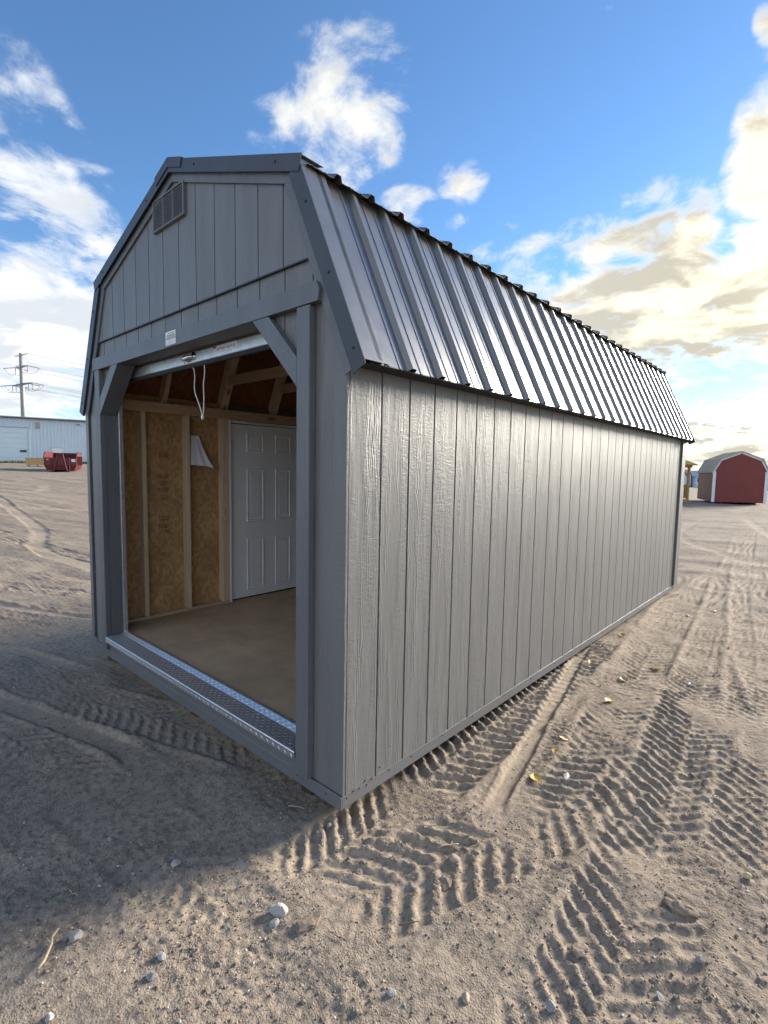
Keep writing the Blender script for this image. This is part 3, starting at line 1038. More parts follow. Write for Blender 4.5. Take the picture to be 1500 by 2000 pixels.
low_b = lerp(E0, K0, 0.985)
over = (K0[0] + 0.045, K0[1] - 0.045 * (A0[1] - K0[1]) / K0[0])
edges = [0.03] + [0.292 + 0.2286 * (4 * k + 3) + 0.034 for k in range(6)] + [6.17]
dsl = Vector((K0[0] - E0[0], 0, K0[1] - E0[1])).normalized()
nsl = Vector((dsl.z, 0, -dsl.x))
for k in range(7):
    sh = roof_sheet(E0, low_b, edges[k], edges[k + 1] - 0.0008, 0.292, 1, shed)
    for i in range(27):
        yy = 0.292 + 0.2286 * i + 0.042
        if edges[k] < yy < edges[k + 1]:
            for d in (0.07, 0.60) if i % 2 == 0 else (0.07,):
                p = Vector((XC + E0[0], yy, E0[1])) + dsl * d + nsl * (-0.0245)
                screw(sh, p, nsl, 1.05)
for side in (1, -1):
    up = [0.0] + [0.17 + 0.2286 * (4 * k + 3) + 0.034 for k in range(6)] + [6.17]
    for k in range(7):
        roof_sheet(over, lerp(K0, A0, 0.995), up[k], up[k + 1] - 0.0008, 0.17, side, shed)
    # deck
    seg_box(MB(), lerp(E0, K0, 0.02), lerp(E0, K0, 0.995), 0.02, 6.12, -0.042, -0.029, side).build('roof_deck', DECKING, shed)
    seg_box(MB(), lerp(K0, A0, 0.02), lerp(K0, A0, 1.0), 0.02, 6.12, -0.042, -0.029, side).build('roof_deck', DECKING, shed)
    # rake boards and metal rake trim
    for y0, y1, yb0, yb1, yl in ((-0.040, -0.0368, -0.022, -0.0105, -0.02), (6.150, 6.1532, 6.115, 6.13, 6.13)):
        seg_box(MB(), lerp(E0, K0, -0.03), lerp(E0, K0, 0.965), y0, y1, -0.082, -0.001, side).build('rake_trim', RAKE, shed)
        seg_box(MB(), lerp(K0, A0, -0.03), lerp(K0, A0, 1.0), y0 - 0.004 if y0 < 1 else y0 + 0.001, y1 - 0.004 if y0 < 1 else y1 + 0.001, -0.070, 0.002, side).build('rake_trim', RAKE, shed)
        seg_box(MB(), lerp(E0, K0, 0.0), lerp(E0, K0, 0.97), yb0, yb1, -0.137, -0.04, side).build('rake_board', PAINT_TRIM, shed)
        seg_box(MB(), lerp(K0, A0, 0.0), lerp(K0, A0, 1.0), yb0 - 0.001, yb1 + 0.0005, -0.113, -0.04, side).build('rake_board', PAINT_TRIM, shed)
    seg_box(MB(), lerp(E0, K0, -0.01), lerp(E0, K0, 0.985), -0.0365, 0.105, -0.0035, -0.0005, side).build('rake_flange', ROOF, shed)
    seg_box(MB(), lerp(E0, K0, -0.01), lerp(E0, K0, 0.985), 0.1018, 0.105, -0.019, -0.0037, side).build('rake_flange', ROOF, shed)
    seg_box(MB(), lerp(E0, K0, -0.03), lerp(E0, K0, 0.965), -0.0367, -0.0225, -0.082, -0.0795, side).build('rake_flange', RAKE, shed)
    seg_box(MB(), lerp(K0, A0, -0.012), lerp(K0, A0, 1.0), -0.0405, 0.10, 0.0005, 0.0035, side).build('rake_flange', RAKE, shed)
    # ridge cap
    seg_box(MB(), lerp(K0, A0, 0.86), lerp(K0, A0, 1.0), -0.049, 6.16, 0.0045, 0.0075, side).build('ridge_cap', RAKE, shed)
    seg_box(MB(), lerp(K0, A0, 0.86), lerp(K0, A0, 1.0), -0.0495, -0.0460, -0.045, 0.0044, side).build('ridge_cap', RAKE, shed)
    # added dark soffit, carrying the shade under the eave in its colour
    if side == 1:
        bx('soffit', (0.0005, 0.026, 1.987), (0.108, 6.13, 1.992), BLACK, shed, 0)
    else:
        roof_sheet(E0, low_b, 0.03, 6.17, 0.292, -1, shed)
        bx('soffit', (-WID - 0.060, 0.07, 2.045), (-WID - 0.0005, 6.08, 2.055), PAINT_SHADE, shed, 0)
    # screws in the rake
    for t in (0.06, 0.42, 0.78):
        p = lerp(E0, K0, t)
        screw(shed, (XC + side * (p[0] - 0.036 * 0.9087), -0.0405, p[1] - 0.036 * 0.4175), (0, -1, 0), 0.8)
    for t in (0.12, 0.74):
        p = lerp(K0, A0, t)
        screw(shed, (XC + side * (p[0] - 0.03 * 0.33), -0.0445, p[1] - 0.03 * 0.944), (0, -1, 0), 0.8)
# screws along the base of the long wall and the front rim
for y, z in ((0.028, 0.045), (0.07, 0.058), (0.11, 0.052), (0.145, 0.075), (0.16, 0.046), (0.19, 0.062), (0.25, 0.098), (0.32, 0.05), (0.50, 0.045), (0.78, 0.05), (1.1, 0.046), (1.5, 0.05), (1.9, 0.046), (2.3, 0.05)):
    screw(shed, (-0.002 if z < 0.061 else 0.0005, y, z), (1, 0, 0), 0.55)
for x in (-0.10, -0.27, -0.31, -0.6, -1.1):
    screw(shed, (x, -0.0125, 0.04), (0, -1, 0), 0.5)
# hinge side of the sun-warmed header: the door's rolled curtain
door = MB()
pts = []
zz = 2.268
while zz < 2.56:
    for d, y in ((0.0, 0.122), (0.010, 0.132), (0.052, 0.132), (0.062, 0.122)):
        pts.append((y, zz + d))
    zz += 0.078
n_ = len(pts)
vs = [(x, y, z) for x in (-2.662, -0.318) for y, z in pts] + [(x, y + 0.002, z) for x in (-2.662, -0.318) for y, z in pts]
fs = []
for i in range(n_ - 1):
    fs.append((i, i + 1, n_ + i + 1, n_ + i)); fs.append((2 * n_ + i, 3 * n_ + i, 3 * n_ + i + 1, 2 * n_ + i + 1))
rd = obj('roll_up_door', mesh('roll_up_door', vs, fs, CURTAIN), shed)
tag(rd, 'steel roll-up door curtain rolled up under the header')
dr = MB().tube([(-2.66, 0.30, 2.60), (-0.32, 0.30, 2.60)], 0.165, 24)
dr.build('door_drum', CURTAIN, rd, True)
bar = MB().box((-2.662, 0.106, 2.197), (-0.318, 0.134, 2.266), 0.004)
bar.build('bottom_bar', GALV, rd)
bx('bottom_seal', (-2.655, 0.110, 2.172), (-0.325, 0.128, 2.1965), BLACK, rd, 0.003)
lat = MB().tube([(-1.500, 0.1055, 2.236), (-1.500, 0.098, 2.236)], 0.024, 16)
lat.tube([(-1.500, 0.097, 2.236), (-1.53, 0.090, 2.233), (-1.575, 0.084, 2.228), (-1.612, 0.086, 2.222)], [0.012, 0.014, 0.018, 0.010], 10)
lat.tube([(-1.592, 0.090, 2.212), (-1.594, 0.09, 2.198)], 0.004, 6)
lat.build('latch_handle', CHROME, rd, True)
st = bx('door_sticker', (-1.27, 0.1052, 2.222), (-1.01, 0.1058, 2.262), PAPER, rd, 0)
bx('sticker_print', (-1.268, 0.1046, 2.247), (-1.235, 0.1051, 2.260), PRINT_R, st, 0)
for k in range(7):
    bx('sticker_print', (-1.225 + k * 0.029, 0.1046, 2.232 + 0.004 * (k % 2)), (-1.205 + k * 0.029, 0.1051, 2.248), simple('violet_gray_print', (0.42, 0.42, 0.52), 0.6) if k == 0 else bpy.data.materials['violet_gray_print'], st, 0)

# interior: left wall framing
XI = -WID + 0.022
bx('wall_panel', (-WID + 0.0125, 0.124, 0.19), (XI, 1.21, 2.15), OSB, shed, 0)
bx('wall_panel', (-WID + 0.0125, 2.13, 0.19), (XI, LEN - 0.002, 2.15), OSB, shed, 0)
bx('wall_panel', (-0.034, 0.124, 0.19), (-0.0245, LEN - 0.002, 2.15), OSB, shed, 0)
bx('wall_panel', (-WID + 0.03, LEN - 0.012, 0.19), (-0.04, LEN - 0.0005, 2.2), OSB, shed, 0)
XS = -2.888
for y in (0.130, 0.356, 0.752, 1.117, 1.156, 2.150, 2.189, 2.56, 2.97, 3.37, 3.78, 4.2, 4.6, 5.0, 5.4, 5.8):
    bx('stud', (XI + 0.0005, y, 0.2165), (XS, y + 0.038, 2.004), LUMBER, shed, 0.002)
bx('bottom_plate', (XI + 0.0005, 0.126, 0.1905), (XS, 1.194, 0.216), LUMBER_Y, shed, 0.002)
bx('bottom_plate', (XI + 0.0005, 2.15, 0.1905), (XS, LEN - 0.014, 0.216), LUMBER_Y, shed, 0.002)
bx('top_plate', (XI + 0.0005, 0.126, 2.005), (XS + 0.002, LEN - 0.014, 2.093), LUMBER_Y, shed, 0.002)
# printed mill marks on the strand board
for z, w_ in ((1.93, 0.05), (1.62, 0.08), (1.43, 0.10), (1.37, 0.08), (1.31, 0.10), (1.24, 0.06), (1.05, 0.09), (0.98, 0.08), (0.93, 0.09), (0.72, 0.06)):
    mb = MB()
    for q in range(3):
        y_ = 0.575 - w_ / 2 + random.uniform(-0.01, 0.01)
        while y_ < 0.575 + w_ / 2:
            dw = random.uniform(0.004, 0.013)
            mb.box((XI + 0.0002, y_, z + q * 0.014), (XI + 0.0006, y_ + dw, z + q * 0.014 + random.uniform(0.005, 0.011)))
            y_ += dw + random.uniform(0.003, 0.010)
    mb.build('stamp_print', PRINT_STAMP, shed)

# white six-panel door in the left wall
wd_ = thing('entry_door', (-2.93, 1.66, 0.2), 'x', 'x')
for k in ('label', 'category'):
    del wd_[k]
wd_.name = 'entry_door'
adopt(wd_, shed)
tag(wd_, 'white six-panel entry door inside the shed')
DX = -2.918
bx('door_frame', (-2.985, 1.194, 0.1905), (-2.886, 1.2165, 1.998), DOORW, wd_, 0.002)
bx('door_frame', (-2.985, 2.137, 0.1905), (-2.886, 2.149, 1.998), DOORW, wd_, 0.002)
bx('door_head', (-2.985, 1.217, 1.976), (-2.892, 2.136, 1.998), DOORW, wd_, 0.002)
bx('door_bottom_gap', (-2.96, 1.217, 0.1905), (-2.93, 2.136, 0.204), BLACK, wd_, 0)
bx('door_bottom_gap', (-2.965, 1.217, 1.9695), (-2.93, 2.136, 1.9755), BLACK, wd_, 0)
bx('door_slab', (-2.965, 1.221, 0.206), (DX, 2.132, 1.968), DOORW, wd_, 0.002)
for (ya, yb) in ((1.408, 1.612), (1.760, 1.962)):
    for (za, zb) in ((1.694, 1.884), (0.99, 1.527), (0.28, 0.806)):
        # raised moulding ring and field
        mb = MB()
        for (i0, i1, xa, xb) in ((0.0, 0.018, DX - 0.001, DX + 0.010),):
            mb.box((xa, ya, za), (xb, yb, za + i1), 0.0025); mb.box((xa, ya, zb - i1), (xb, yb, zb), 0.0025)
            mb.box((xa, ya, za + i1 + 0.0005), (xb, ya + i1, zb - i1 - 0.0005), 0.0025); mb.box((xa, yb - i1, za + i1 + 0.0005), (xb, yb, zb - i1 - 0.0005), 0.0025)
        mb.build('panel_moulding', DOORW, wd_)
        f_ = MB()
        a, b, c_, d = ya + 0.032, yb - 0.032, za + 0.032, zb - 0.032
        q = 0.022
        f_.add([(DX + 0.0004, a - 0.008, c_ - 0.008), (DX + 0.0004, b + 0.008, c_ - 0.008), (DX + 0.0004, b + 0.008, d + 0.008), (DX + 0.0004, a - 0.008, d + 0.008),
                (DX + 0.006, a + q, c_ + q), (DX + 0.006, b - q, c_ + q), (DX + 0.006, b - q, d - q), (DX + 0.006, a + q, d - q)],
               [(0, 1, 5, 4), (1, 2, 6, 5), (2, 3, 7, 6), (3, 0, 4, 7), (4, 5, 6, 7)])
        f_.build('door_panel', DOORW, wd_)
for z in (1.74, 0.975, 0.32):
    bx('hinge', (DX + 0.0005, 1.2175, z), (DX + 0.009, 1.25, z + 0.10), DOORW, wd_, 0.002)

# roof framing seen through the doorway
for yc, th in ((0.58, 0.038), (1.165, 0.072), (1.755, 0.060), (2.37, 0.038), (2.98, 0.038), (3.6, 0.038), (4.2, 0.038), (4.8, 0.038), (5.4, 0.038)):
    for side in (1, -1):
        seg_box(MB(), lerp(E0, K0, 0.10), lerp(E0, K0, 0.97), yc - th / 2, yc + th / 2, -0.134, -0.0425, side).build('rafter', LUMBER, shed)
        seg_box(MB(), lerp(K0, A0, 0.03), lerp(K0, A0, 1.0), yc - th / 2 + 0.001, yc + th / 2 - 0.001, -0.134, -0.0425, side).build('rafter', LUMBER_X, shed)
    if yc > 1.0:
        bx('cross_tie', (-2.77, yc - th / 2 - 0.02, 2.303), (-0.22, yc - th / 2 - 0.0005, 2.392), LUMBER_X, shed, 0.002)

# things hanging on the shed
rope = MB()
rp1 = [(-1.545, 0.118, 2.183), (-1.525, 0.118, 2.155), (-1.517, 0.119, 2.11), (-1.523, 0.118, 2.06), (-1.512, 0.117, 2.01), (-1.470, 0.117, 1.945), (-1.440, 0.117, 1.895), (-1.428, 0.117, 1.862)]
rp2 = [(-1.398, 0.118, 2.183), (-1.394, 0.118, 2.12), (-1.408, 0.117, 2.05), (-1.404, 0.117, 1.98), (-1.408, 0.117, 1.91), (-1.422, 0.117, 1.862)]
for pp in (rp1, rp2):
    q = smooth_path([list(p) for p in pp], 40)
    rope.tube([tuple(p) for p in q], 0.0032, 8)
rope.tube([(-1.425, 0.117, 1.872), (-1.424, 0.117, 1.86), (-1.425, 0.117, 1.846), (-1.424, 0.117, 1.838)], [0.005, 0.0105, 0.0085, 0.004], 8)
ro = rope.build('pull_rope', ROPE, None, True)
tag(ro, 'white looped pull rope hanging from the rolled door', 'rope')

sign = thing('maker_plate', (-1.502, -0.042, 2.32), 'small white printed plate fixed on the header above the doorway', 'sign')
bx('plate', (-1.566, -0.0435, 2.280), (-1.438, -0.0415, 2.360), PAPER, sign, 0)
bx('printed_picture', (-1.552, -0.0442, 2.322), (-1.447, -0.0436, 2.342), PRINT_G, sign, 0)
bx('printed_picture', (-1.560, -0.0442, 2.315), (-1.440, -0.0436, 2.3205), PRINT_D, sign, 0)
bx('printed_line', (-1.530, -0.0442, 2.347), (-1.450, -0.0436, 2.3505), PRINT_D, sign, 0)
for k in range(5):
    bx('printed_line', (-1.545 + 0.004 * (k % 2), -0.0442, 2.286 + k * 0.0052), (-1.452 - 0.008 * (k % 3), -0.0436, 2.2875 + k * 0.0052), PRINT_L, sign, 0)

# sheet of paper stapled to the strand board, curling away at the foot
pv = []; pf = []
NU, NV = 12, 14
for j in range(NV + 1):
    v = j / NV
    z = 1.832 - 0.275 * v
    ya = 0.822 - 0.018 * v
    yb = 0.905 + 0.115 * v ** 1.1
    for i in range(NU + 1):
        u = i / NU
        x = XI + 0.034 + 0.05 * v * v * (0.3 + 0.7 * u) + 0.016 * math.sin(u * 5.0 + v * 2.0) * v + 0.02 * v * math.exp(-((u - 0.55) / 0.12) ** 2)
        zz = z - 0.018 * u * v - (0.035 * max(0, u - 0.8) * 5 * v * 0.4)
        pv.append((x, ya + (yb - ya) * u, zz))
for j in range(NV):
    for i in range(NU):
        k = j * (NU + 1) + i
        pf.append((k, k + 1, k + NU + 2, k + NU + 1))
pp = obj('paper_sheet', mesh('paper_sheet', pv, pf, PAPER, True))
sol = pp.modifiers.new('thickness', 'SOLIDIFY'); sol.thickness = 0.0006
tag(pp, 'white curled sheet of paper pinned to the bare board inside', 'paper')

# ------------------------------------------------------------------ things in the distance
def placed(name, xy, face, label, cat, group=None, dz=0.0):
    """a thing with its own frame: +x to the viewer's right, +y away, turned by face (direction of its +x)"""
    t = thing(name, (xy[0], xy[1], base_far(xy[0], xy[1]) + dz), label, cat, group)
    t.rotation_euler = (0, 0, math.atan2(face[1], face[0]))
    t['local'] = 1
    return t


def base_far(x, y):
    return float(base_height(np.array([float(x)]), np.array([float(y)]))[0])


RED = simple('barn_red_paint', (0.205, 0.048, 0.042), 0.65, 0, 0.4, 0.08, 2.0)
BROWN = simple('red_brown_side', (0.20, 0.105, 0.070), 0.65, 0, 0.4, 0.08, 2.0)  # side walls of the red barn, browner than its front
WHITE = simple('white_trim_paint', (0.74, 0.76, 0.78), 0.5, 0, 0.5, 0.03, 3.0)
TANROOF = simple('weathered_tan_roof', (0.42, 0.38, 0.32), 0.5, 0.2, 0.4, 0.12, 3.0)
BLUEW = simple('pale_blue_siding', (0.60, 0.71, 0.82), 0.6, 0, 0.4, 0.03, 2.0)
NAVY = simple('navy_trim', (0.06, 0.075, 0.13), 0.5)
GRAYROOF = simple('light_gray_roof', (0.42, 0.44, 0.46), 0.45, 0.2)
STEELW = simple('pale_blue_steel', (0.58, 0.70, 0.79), 0.45, 0.0, 0.5, 0.04, 0.6)
STEELD = simple('pale_door_steel', (0.55, 0.68, 0.76), 0.45, 0.0, 0.5, 0.03, 0.6)
GLASSD = simple('dark_glass', (0.02, 0.025, 0.03), 0.15, 0.0, 0.6)
CEDAR = wood_material('golden_lumber', (0.42, 0.27, 0.10), (0.30, 0.18, 0.06), 0.6, 2)
DUMP = simple('dull_red_steel', (0.135, 0.023, 0.026), 0.55, 0.0, 0.5, 0.18, 3.0)
DUMPD = simple('dark_red_steel', (0.10, 0.012, 0.016), 0.6, 0.0, 0.4, 0.2, 3.0)
PLY = wood_material('stacked_plywood', (0.55, 0.38, 0.20), (0.42, 0.27, 0.13), 0.5, 0)
POLE = simple('weathered_pole_steel', (0.30, 0.31, 0.32), 0.6, 0.2, 0.5, 0.08, 1.0)
WIRE = simple('line_wire', (0.10, 0.105, 0.115), 0.5, 0.4)
GRASS = simple('dry_grass', (0.13, 0.13, 0.045), 0.9, 0, 0.2, 0.25, 2.0)


def gambrel(t, hw, wall, kx, kz, az, length, m_front, m_side, m_roof, m_trim, corner=0.09, oh=0.12):
    sec = [(-hw, 0.12), (hw, 0.12), (hw, wall), (kx, kz), (0, az), (-kx, kz), (-hw, wall)]
    MB().prism(sec, 1, 0.0, 0.05).build('gable_wall', m_front, t)
    MB().prism(sec, 1, length - 0.05, length).build('gable_wall', m_front, t)
    for s in (-1, 1):
        MB().box((s * hw - 0.025 * (1 + s), 0.05, 0.12), (s * hw + 0.025 * (1 - s), length - 0.05, wall), 0).build('side_wall', m_side, t)
        MB().box((s * (hw - corner / 2) - corner / 2, -0.03, 0.10), (s * (hw - corner / 2) + corner / 2, -0.002, wall), 0.004).build('corner_trim', m_trim, t)
        for (A, B, ext) in (((hw, wall), (kx, kz), -0.16), ((kx, kz), (0, az), -0.06)):
            dx, dz = B[0] - A[0], B[1] - A[1]
            L = math.hypot(dx, dz); nx_, nz_ = dz / L, -dx / L
            if nz_ < 0:
                nx_, nz_ = -nx_, -nz_
            a = (A[0] + dx * ext, A[1] + dz * ext); b = B
            def q(o0, o1):
                return [(s * (a[0] + nx_ * o0), a[1] + nz_ * o0), (s * (b[0] + nx_ * o0), b[1] + nz_ * o0), (s * (b[0] + nx_ * o1), b[1] + nz_ * o1), (s * (a[0] + nx_ * o1), a[1] + nz_ * o1)]
            rf = MB().prism(q(0.01, 0.05), 1, -oh, length + oh).build('roof_panel', m_roof, t)
            k = -oh + 0.1
            while k < length + oh:
                MB().prism(q(0.0502, 0.075), 1, k - 0.025, k + 0.025).build('roof_rib', m_roof, rf)
                k += 0.3
            MB().prism(q(-0.075, 0.009), 1, -0.05, -0.012).build('rake_board', m_trim, t)
    for s in (-0.6, 0.6):
        MB().box((s * hw - 0.06, 0.05, -0.1), (s * hw + 0.06, length - 0.05, 0.118), 0).build('skid', DUMPD if m_front is RED else NAVY, t)


# red barn shed on the right
ex_ = Vector((0.735, 0.678, 0)).normalized()
t = placed('red_barn_shed', (-2.61, 32.92), (0.933, 0.359), 'dark red barn shed with white corner trim beyond the yard', 'shed')
gambrel(t, 1.31, 1.84, 0.976, 2.50, 2.92, 3.66, RED, BROWN, TANROOF, WHITE, 0.15)

# pale blue barn sheds far behind it
t = placed('blue_barn_shed', (-18.6, 97.6), ex_, 'pale blue barn shed with navy trim seen between gazebo and red barn', 'shed', 'pale blue sheds far off')
gambrel(t, 1.55, 1.75, 1.2, 2.45, 2.95, 5.0, BLUEW, BLUEW, GRAYROOF, NAVY, 0.12)
t2 = placed('blue_barn_shed', (-15.4, 99.5), ex_, 'low pale blue cabin with dark window beside the blue barn', 'shed', 'pale blue sheds far off')
MB().box((-1.7, 0, 0.1), (1.7, 4, 1.85), 0).build('wall', BLUEW, t2)
MB().prism([(-1.9, 1.86), (1.9, 1.86), (1.9, 1.95), (0, 2.9), (-1.9, 1.95)], 1, -0.2, 4.2).build('roof', GRAYROOF, t2)
wn = MB().box((-1.55, -0.03, 0.95), (-0.75, -0.002, 1.65), 0).build('window', NAVY, t2)
MB().box((-1.48, -0.04, 1.02), (-0.82, -0.031, 1.58), 0).build('pane', GLASSD, wn)
t = placed('blue_barn_shed', (-3.6, 95.2), ex_, 'pale blue shed at the right edge behind the red barn', 'shed', 'pale blue sheds far off', 0.0)
gambrel(t, 1.6, 1.85, 1.2, 2.55, 3.0, 5.0, BLUEW, BLUEW, GRAYROOF, NAVY, 0.12)

# timber gazebo peeping past the shed corner
t = placed('timber_gazebo', (-5.97, 30.93), ex_, 'golden timber gazebo partly hidden behind the shed corner', 'gazebo')
GW = 1.42
bd = MB().box((-GW - 0.1, -0.1, 0.02), (GW + 0.1, 2 * GW + 0.1, 0.18), 0.01).build('deck', CEDAR, t)
for sx in (-1, 1):
    for yy in (0.0, 2 * GW):
        MB().box((sx * GW - 0.06, yy - 0.06, 0.181), (sx * GW + 0.06, yy + 0.06, 2.02), 0.008).build('post', CEDAR, t)
        for k in (-1, 1):
            pass
MB().box((-GW - 0.12, -0.12, 2.021), (GW + 0.12, 0.0, 2.18), 0.005).build('beam', CEDAR, t)
MB().box((-GW - 0.12, 2 * GW, 2.021), (GW + 0.12, 2 * GW + 0.12, 2.18), 0.005).build('beam', CEDAR, t)
for sx in (-1, 1):
    MB().box((sx * GW - 0.06, 0.002, 2.022), (sx * GW + 0.06, 2 * GW - 0.002, 2.179), 0.005).build('beam', CEDAR, t)
    br = MB().prism([(sx * (GW - 0.06), 1.62), (sx * (GW - 0.06), 1.50), (sx * (GW - 0.55), 2.02), (sx * (GW - 0.43), 2.02)], 1, -0.04, 0.04)
    br.build('arched_brace', CEDAR, t)
rv = [(-GW - 0.32, -0.32, 2.15), (GW + 0.32, -0.32, 2.15), (GW + 0.32, 2 * GW + 0.32, 2.15), (-GW - 0.32, 2 * GW + 0.32, 2.15), (0, GW, 3.1)]
rv2 = [(x, y, z + 0.06) for x, y, z in rv]
obj('roof', mesh('roof', rv + rv2, [(0, 1, 2, 3), (5, 6, 9), (6, 7, 9), (7, 8, 9), (8, 5, 9), (0, 5, 6, 1), (1, 6, 7, 2), (2, 7, 8, 3), (3, 8, 5, 0)], CEDAR), t)
for (x0, x1, y0, y1) in ((-GW + 0.07, GW - 0.07, -0.03, 0.03), (GW - 0.03, GW + 0.03, 0.07, 2 * GW - 0.07)):
    r1 = MB().box((x0, y0, 0.98), (x1, y1, 1.05), 0.005).build('handrail', CEDAR, t)
    MB().box((x0, y0, 0.28), (x1, y1, 0.34), 0.005).build('bottom_rail', CEDAR, t)
    n = 16
    for k in range(n):
        f = (k + 0.5) / n
        cx_, cy_ = (x0 + (x1 - x0) * f, 0.0) if x1 - x0 > 0.2 else (GW, y0 + (y1 - y0) * f)
        MB().box((cx_ - 0.022, cy_ - 0.022, 0.341), (cx_ + 0.022, cy_ + 0.022, 0.979), 0).build('baluster', CEDAR, t)

# long pale steel building on the left
bdir = Vector((0.27, 0.963, 0)).normalized()
t = placed('steel_building', (-78.55, 14.5), bdir, 'long pale blue steel building with a big garage door', 'building')
EAVE = 5.9
MB().box((-14, 0.06, -0.6), (30, 20, EAVE - 0.02), 0).build('wall', STEELW, t)
pan = MB().box((0.008, -0.0, -0.3), (0.382, 0.055, EAVE - 0.10), 0.004)
pan.box((0.0, -0.03, -0.3), (0.006, 0.055, EAVE - 0.10), 0)
pan_me = mesh('wall_panel', pan.v, pan.f, STEELW)
x = -14.0
k = 0
gd0, gd1, gdh = -1.6, 3.02, 4.55
top = MB().box((0.008, -0.0, gdh + 0.12), (0.382, 0.055, EAVE - 0.10), 0.004)
top.box((0.0, -0.03, gdh + 0.12), (0.006, 0.055, EAVE - 0.10), 0)
top_me = mesh('wall_panel', top.v, top.f, STEELW)
while x < 24:
    over_door = gd0 - 0.3 < x < gd1 - 0.05
    obj('wall_panel', top_me if over_door else pan_me, t, (x, 0, 0))
    x += 0.39
gdr = MB().box((gd0, 0.0, -0.1), (gd1, 0.058, gdh), 0).build('garage_door', STEELD, t)
for k in range(7):
    MB().box((gd0 + 0.01, -0.035, 0.0 + k * 0.65), (gd1 - 0.01, -0.002, 0.63 + k * 0.65), 0.01).build('door_section', STEELD, gdr)
MB().box((gd1 - 0.95, -0.055, 1.42), (gd1 - 0.25, -0.036, 1.72), 0).build('door_window', GLASSD, gdr)
MB().box((gd1 + 0.002, -0.06, -0.1), (gd1 + 0.14, -0.031, gdh + 0.1), 0).build('door_trim', STEELD, t)
MB().box((gd0 - 0.1, -0.06, gdh + 0.002), (gd1 + 0.14, -0.031, gdh + 0.13), 0).build('door_trim', GRAYROOF, t)
MB().prism([(-0.35, EAVE), (-0.35, EAVE + 0.10), (10, EAVE + 0.62), (20.4, EAVE + 0.10), (20.4, EAVE)], 0, -14.3, 30.3).build('roof', GRAYROOF, t)
MB().box((-14.3, -0.36, EAVE - 0.14), (30.3, -0.07, EAVE - 0.002), 0).build('eave_trim', NAVY, t)
vn = MB().box((3.65, -0.09, 4.45), (4.45, -0.032, 5.45), 0).build('wall_vent', WHITE, t)
for k in range(7):
    MB().box((3.74, -0.12, 4.55 + k * 0.125), (4.36, -0.092, 4.60 + k * 0.125), 0).build('louvre', NAVY, vn)
MB().box((8.45, -0.2, 5.25), (8.85, -0.032, 5.42), 0.02).build('wall_light', POLE, t)
sd = MB().box((5.55, -0.06, -0.1), (6.65, -0.032, 2.1), 0).build('small_door', WHITE, t)
MB().box((5.5, -0.075, 2.102), (6.7, -0.032, 2.16), 0).build('door_trim', GRAYROOF, sd)
# grass verge at its foot
gv = []; gf = []
rng = random.Random(3)
for i in range(2600):
    x = rng.uniform(-12, 24); y = -rng.uniform(0.1, 1.5)
    w = Vector((-78.55, 14.5, 0)) + bdir * x + Vector((bdir.y, -bdir.x, 0)) * (-y)
    z = base_far(w.x, w.y)
    hgt = rng.uniform(0.15, 0.42); a = rng.uniform(0, 6.28); s = rng.uniform(0.05, 0.12)
    k = len(gv)
    gv += [(w.x - s * math.cos(a), w.y - s * math.sin(a), z - 0.05), (w.x + s * math.cos(a), w.y + s * math.sin(a), z - 0.05), (w.x + rng.uniform(-0.1, 0.1), w.y + rng.uniform(-0.1, 0.1), z + hgt)]
    gf.append((k, k + 1, k + 2))
tag(obj('grass', mesh('grass', gv, gf, GRASS)), 'strip of dry grass along the foot of the steel building', None, None, 'stuff')

# red roll-off dumpster
ddir = Vector((0.745, 0.667, 0)).normalized()
t = placed('roll_off_dumpster', (-45.25, 11.75), (0.37, 0.93), 'dull red open roll-off dumpster in front of the steel building', 'dumpster')
HW = 1.12
MB().prism([(-HW, 0.55), (HW, 0.55), (HW, 1.14), (-HW, 1.14)], 1, 0.0, 0.06).build('front_panel', DUMP, t)
MB().prism([(-HW, 0.549), (HW, 0.549), (HW - 0.18, 0.16), (-HW + 0.18, 0.16)], 1, 0.0, 0.06).build('lower_panel', DUMPD, t)
for s in (-1, 1):
    MB().prism([(0.062, 0.55), (5.4, 0.55), (5.4, 1.62), (0.9, 1.55), (0.062, 1.16)], 0, s * HW, s * (HW - 0.05)).build('side_panel', DUMP, t)
    MB().add([(s * HW, 0.062, 0.549), (s * HW, 5.4, 0.549), (s * (HW - 0.18), 5.4, 0.16), (s * (HW - 0.18), 0.062, 0.16),
              (s * (HW - 0.05), 0.062, 0.549), (s * (HW - 0.05), 5.4, 0.549), (s * (HW - 0.23), 5.4, 0.16), (s * (HW - 0.23), 0.062, 0.16)],
             [(0, 1, 2, 3), (4, 7, 6, 5), (0, 4, 5, 1), (3, 2, 6, 7), (0, 3, 7, 4), (1, 5, 6, 2)]).build('lower_panel', DUMPD, t)
    MB().tube([(s * HW, 0.06, 1.18), (s * HW, 0.9, 1.58), (s * HW, 5.4, 1.64)], 0.055, 8).build('top_rail', DUMP, t)
    for k in range(6):
        MB().box((s * (HW + 0.002), 0.5 + k * 0.85, 0.56), (s * (HW + 0.07), 0.58 + k * 0.85, 1.3), 0).build('side_rib', DUMP, t)
    MB().box((s * 0.55 - 0.06, -0.15, 0.0), (s * 0.55 + 0.06, 5.4, 0.159), 0).build('under_rail', DUMPD, t)
    MB().tube([(s * 0.45, -0.12, 0.10), (s * 0.19, -0.10, 1.35)], 0.05, 8).build('hook_leg', DUMP, t)
    MB().tube([(s * 0.62, -0.03, 0.16), (s * 0.62, -0.03, 1.14)], 0.035, 8).build('front_rib', DUMP, t)
MB().box((-HW + 0.2, 0.062, 0.16), (HW - 0.2, 5.4, 0.22), 0).build('floor', DUMPD, t)
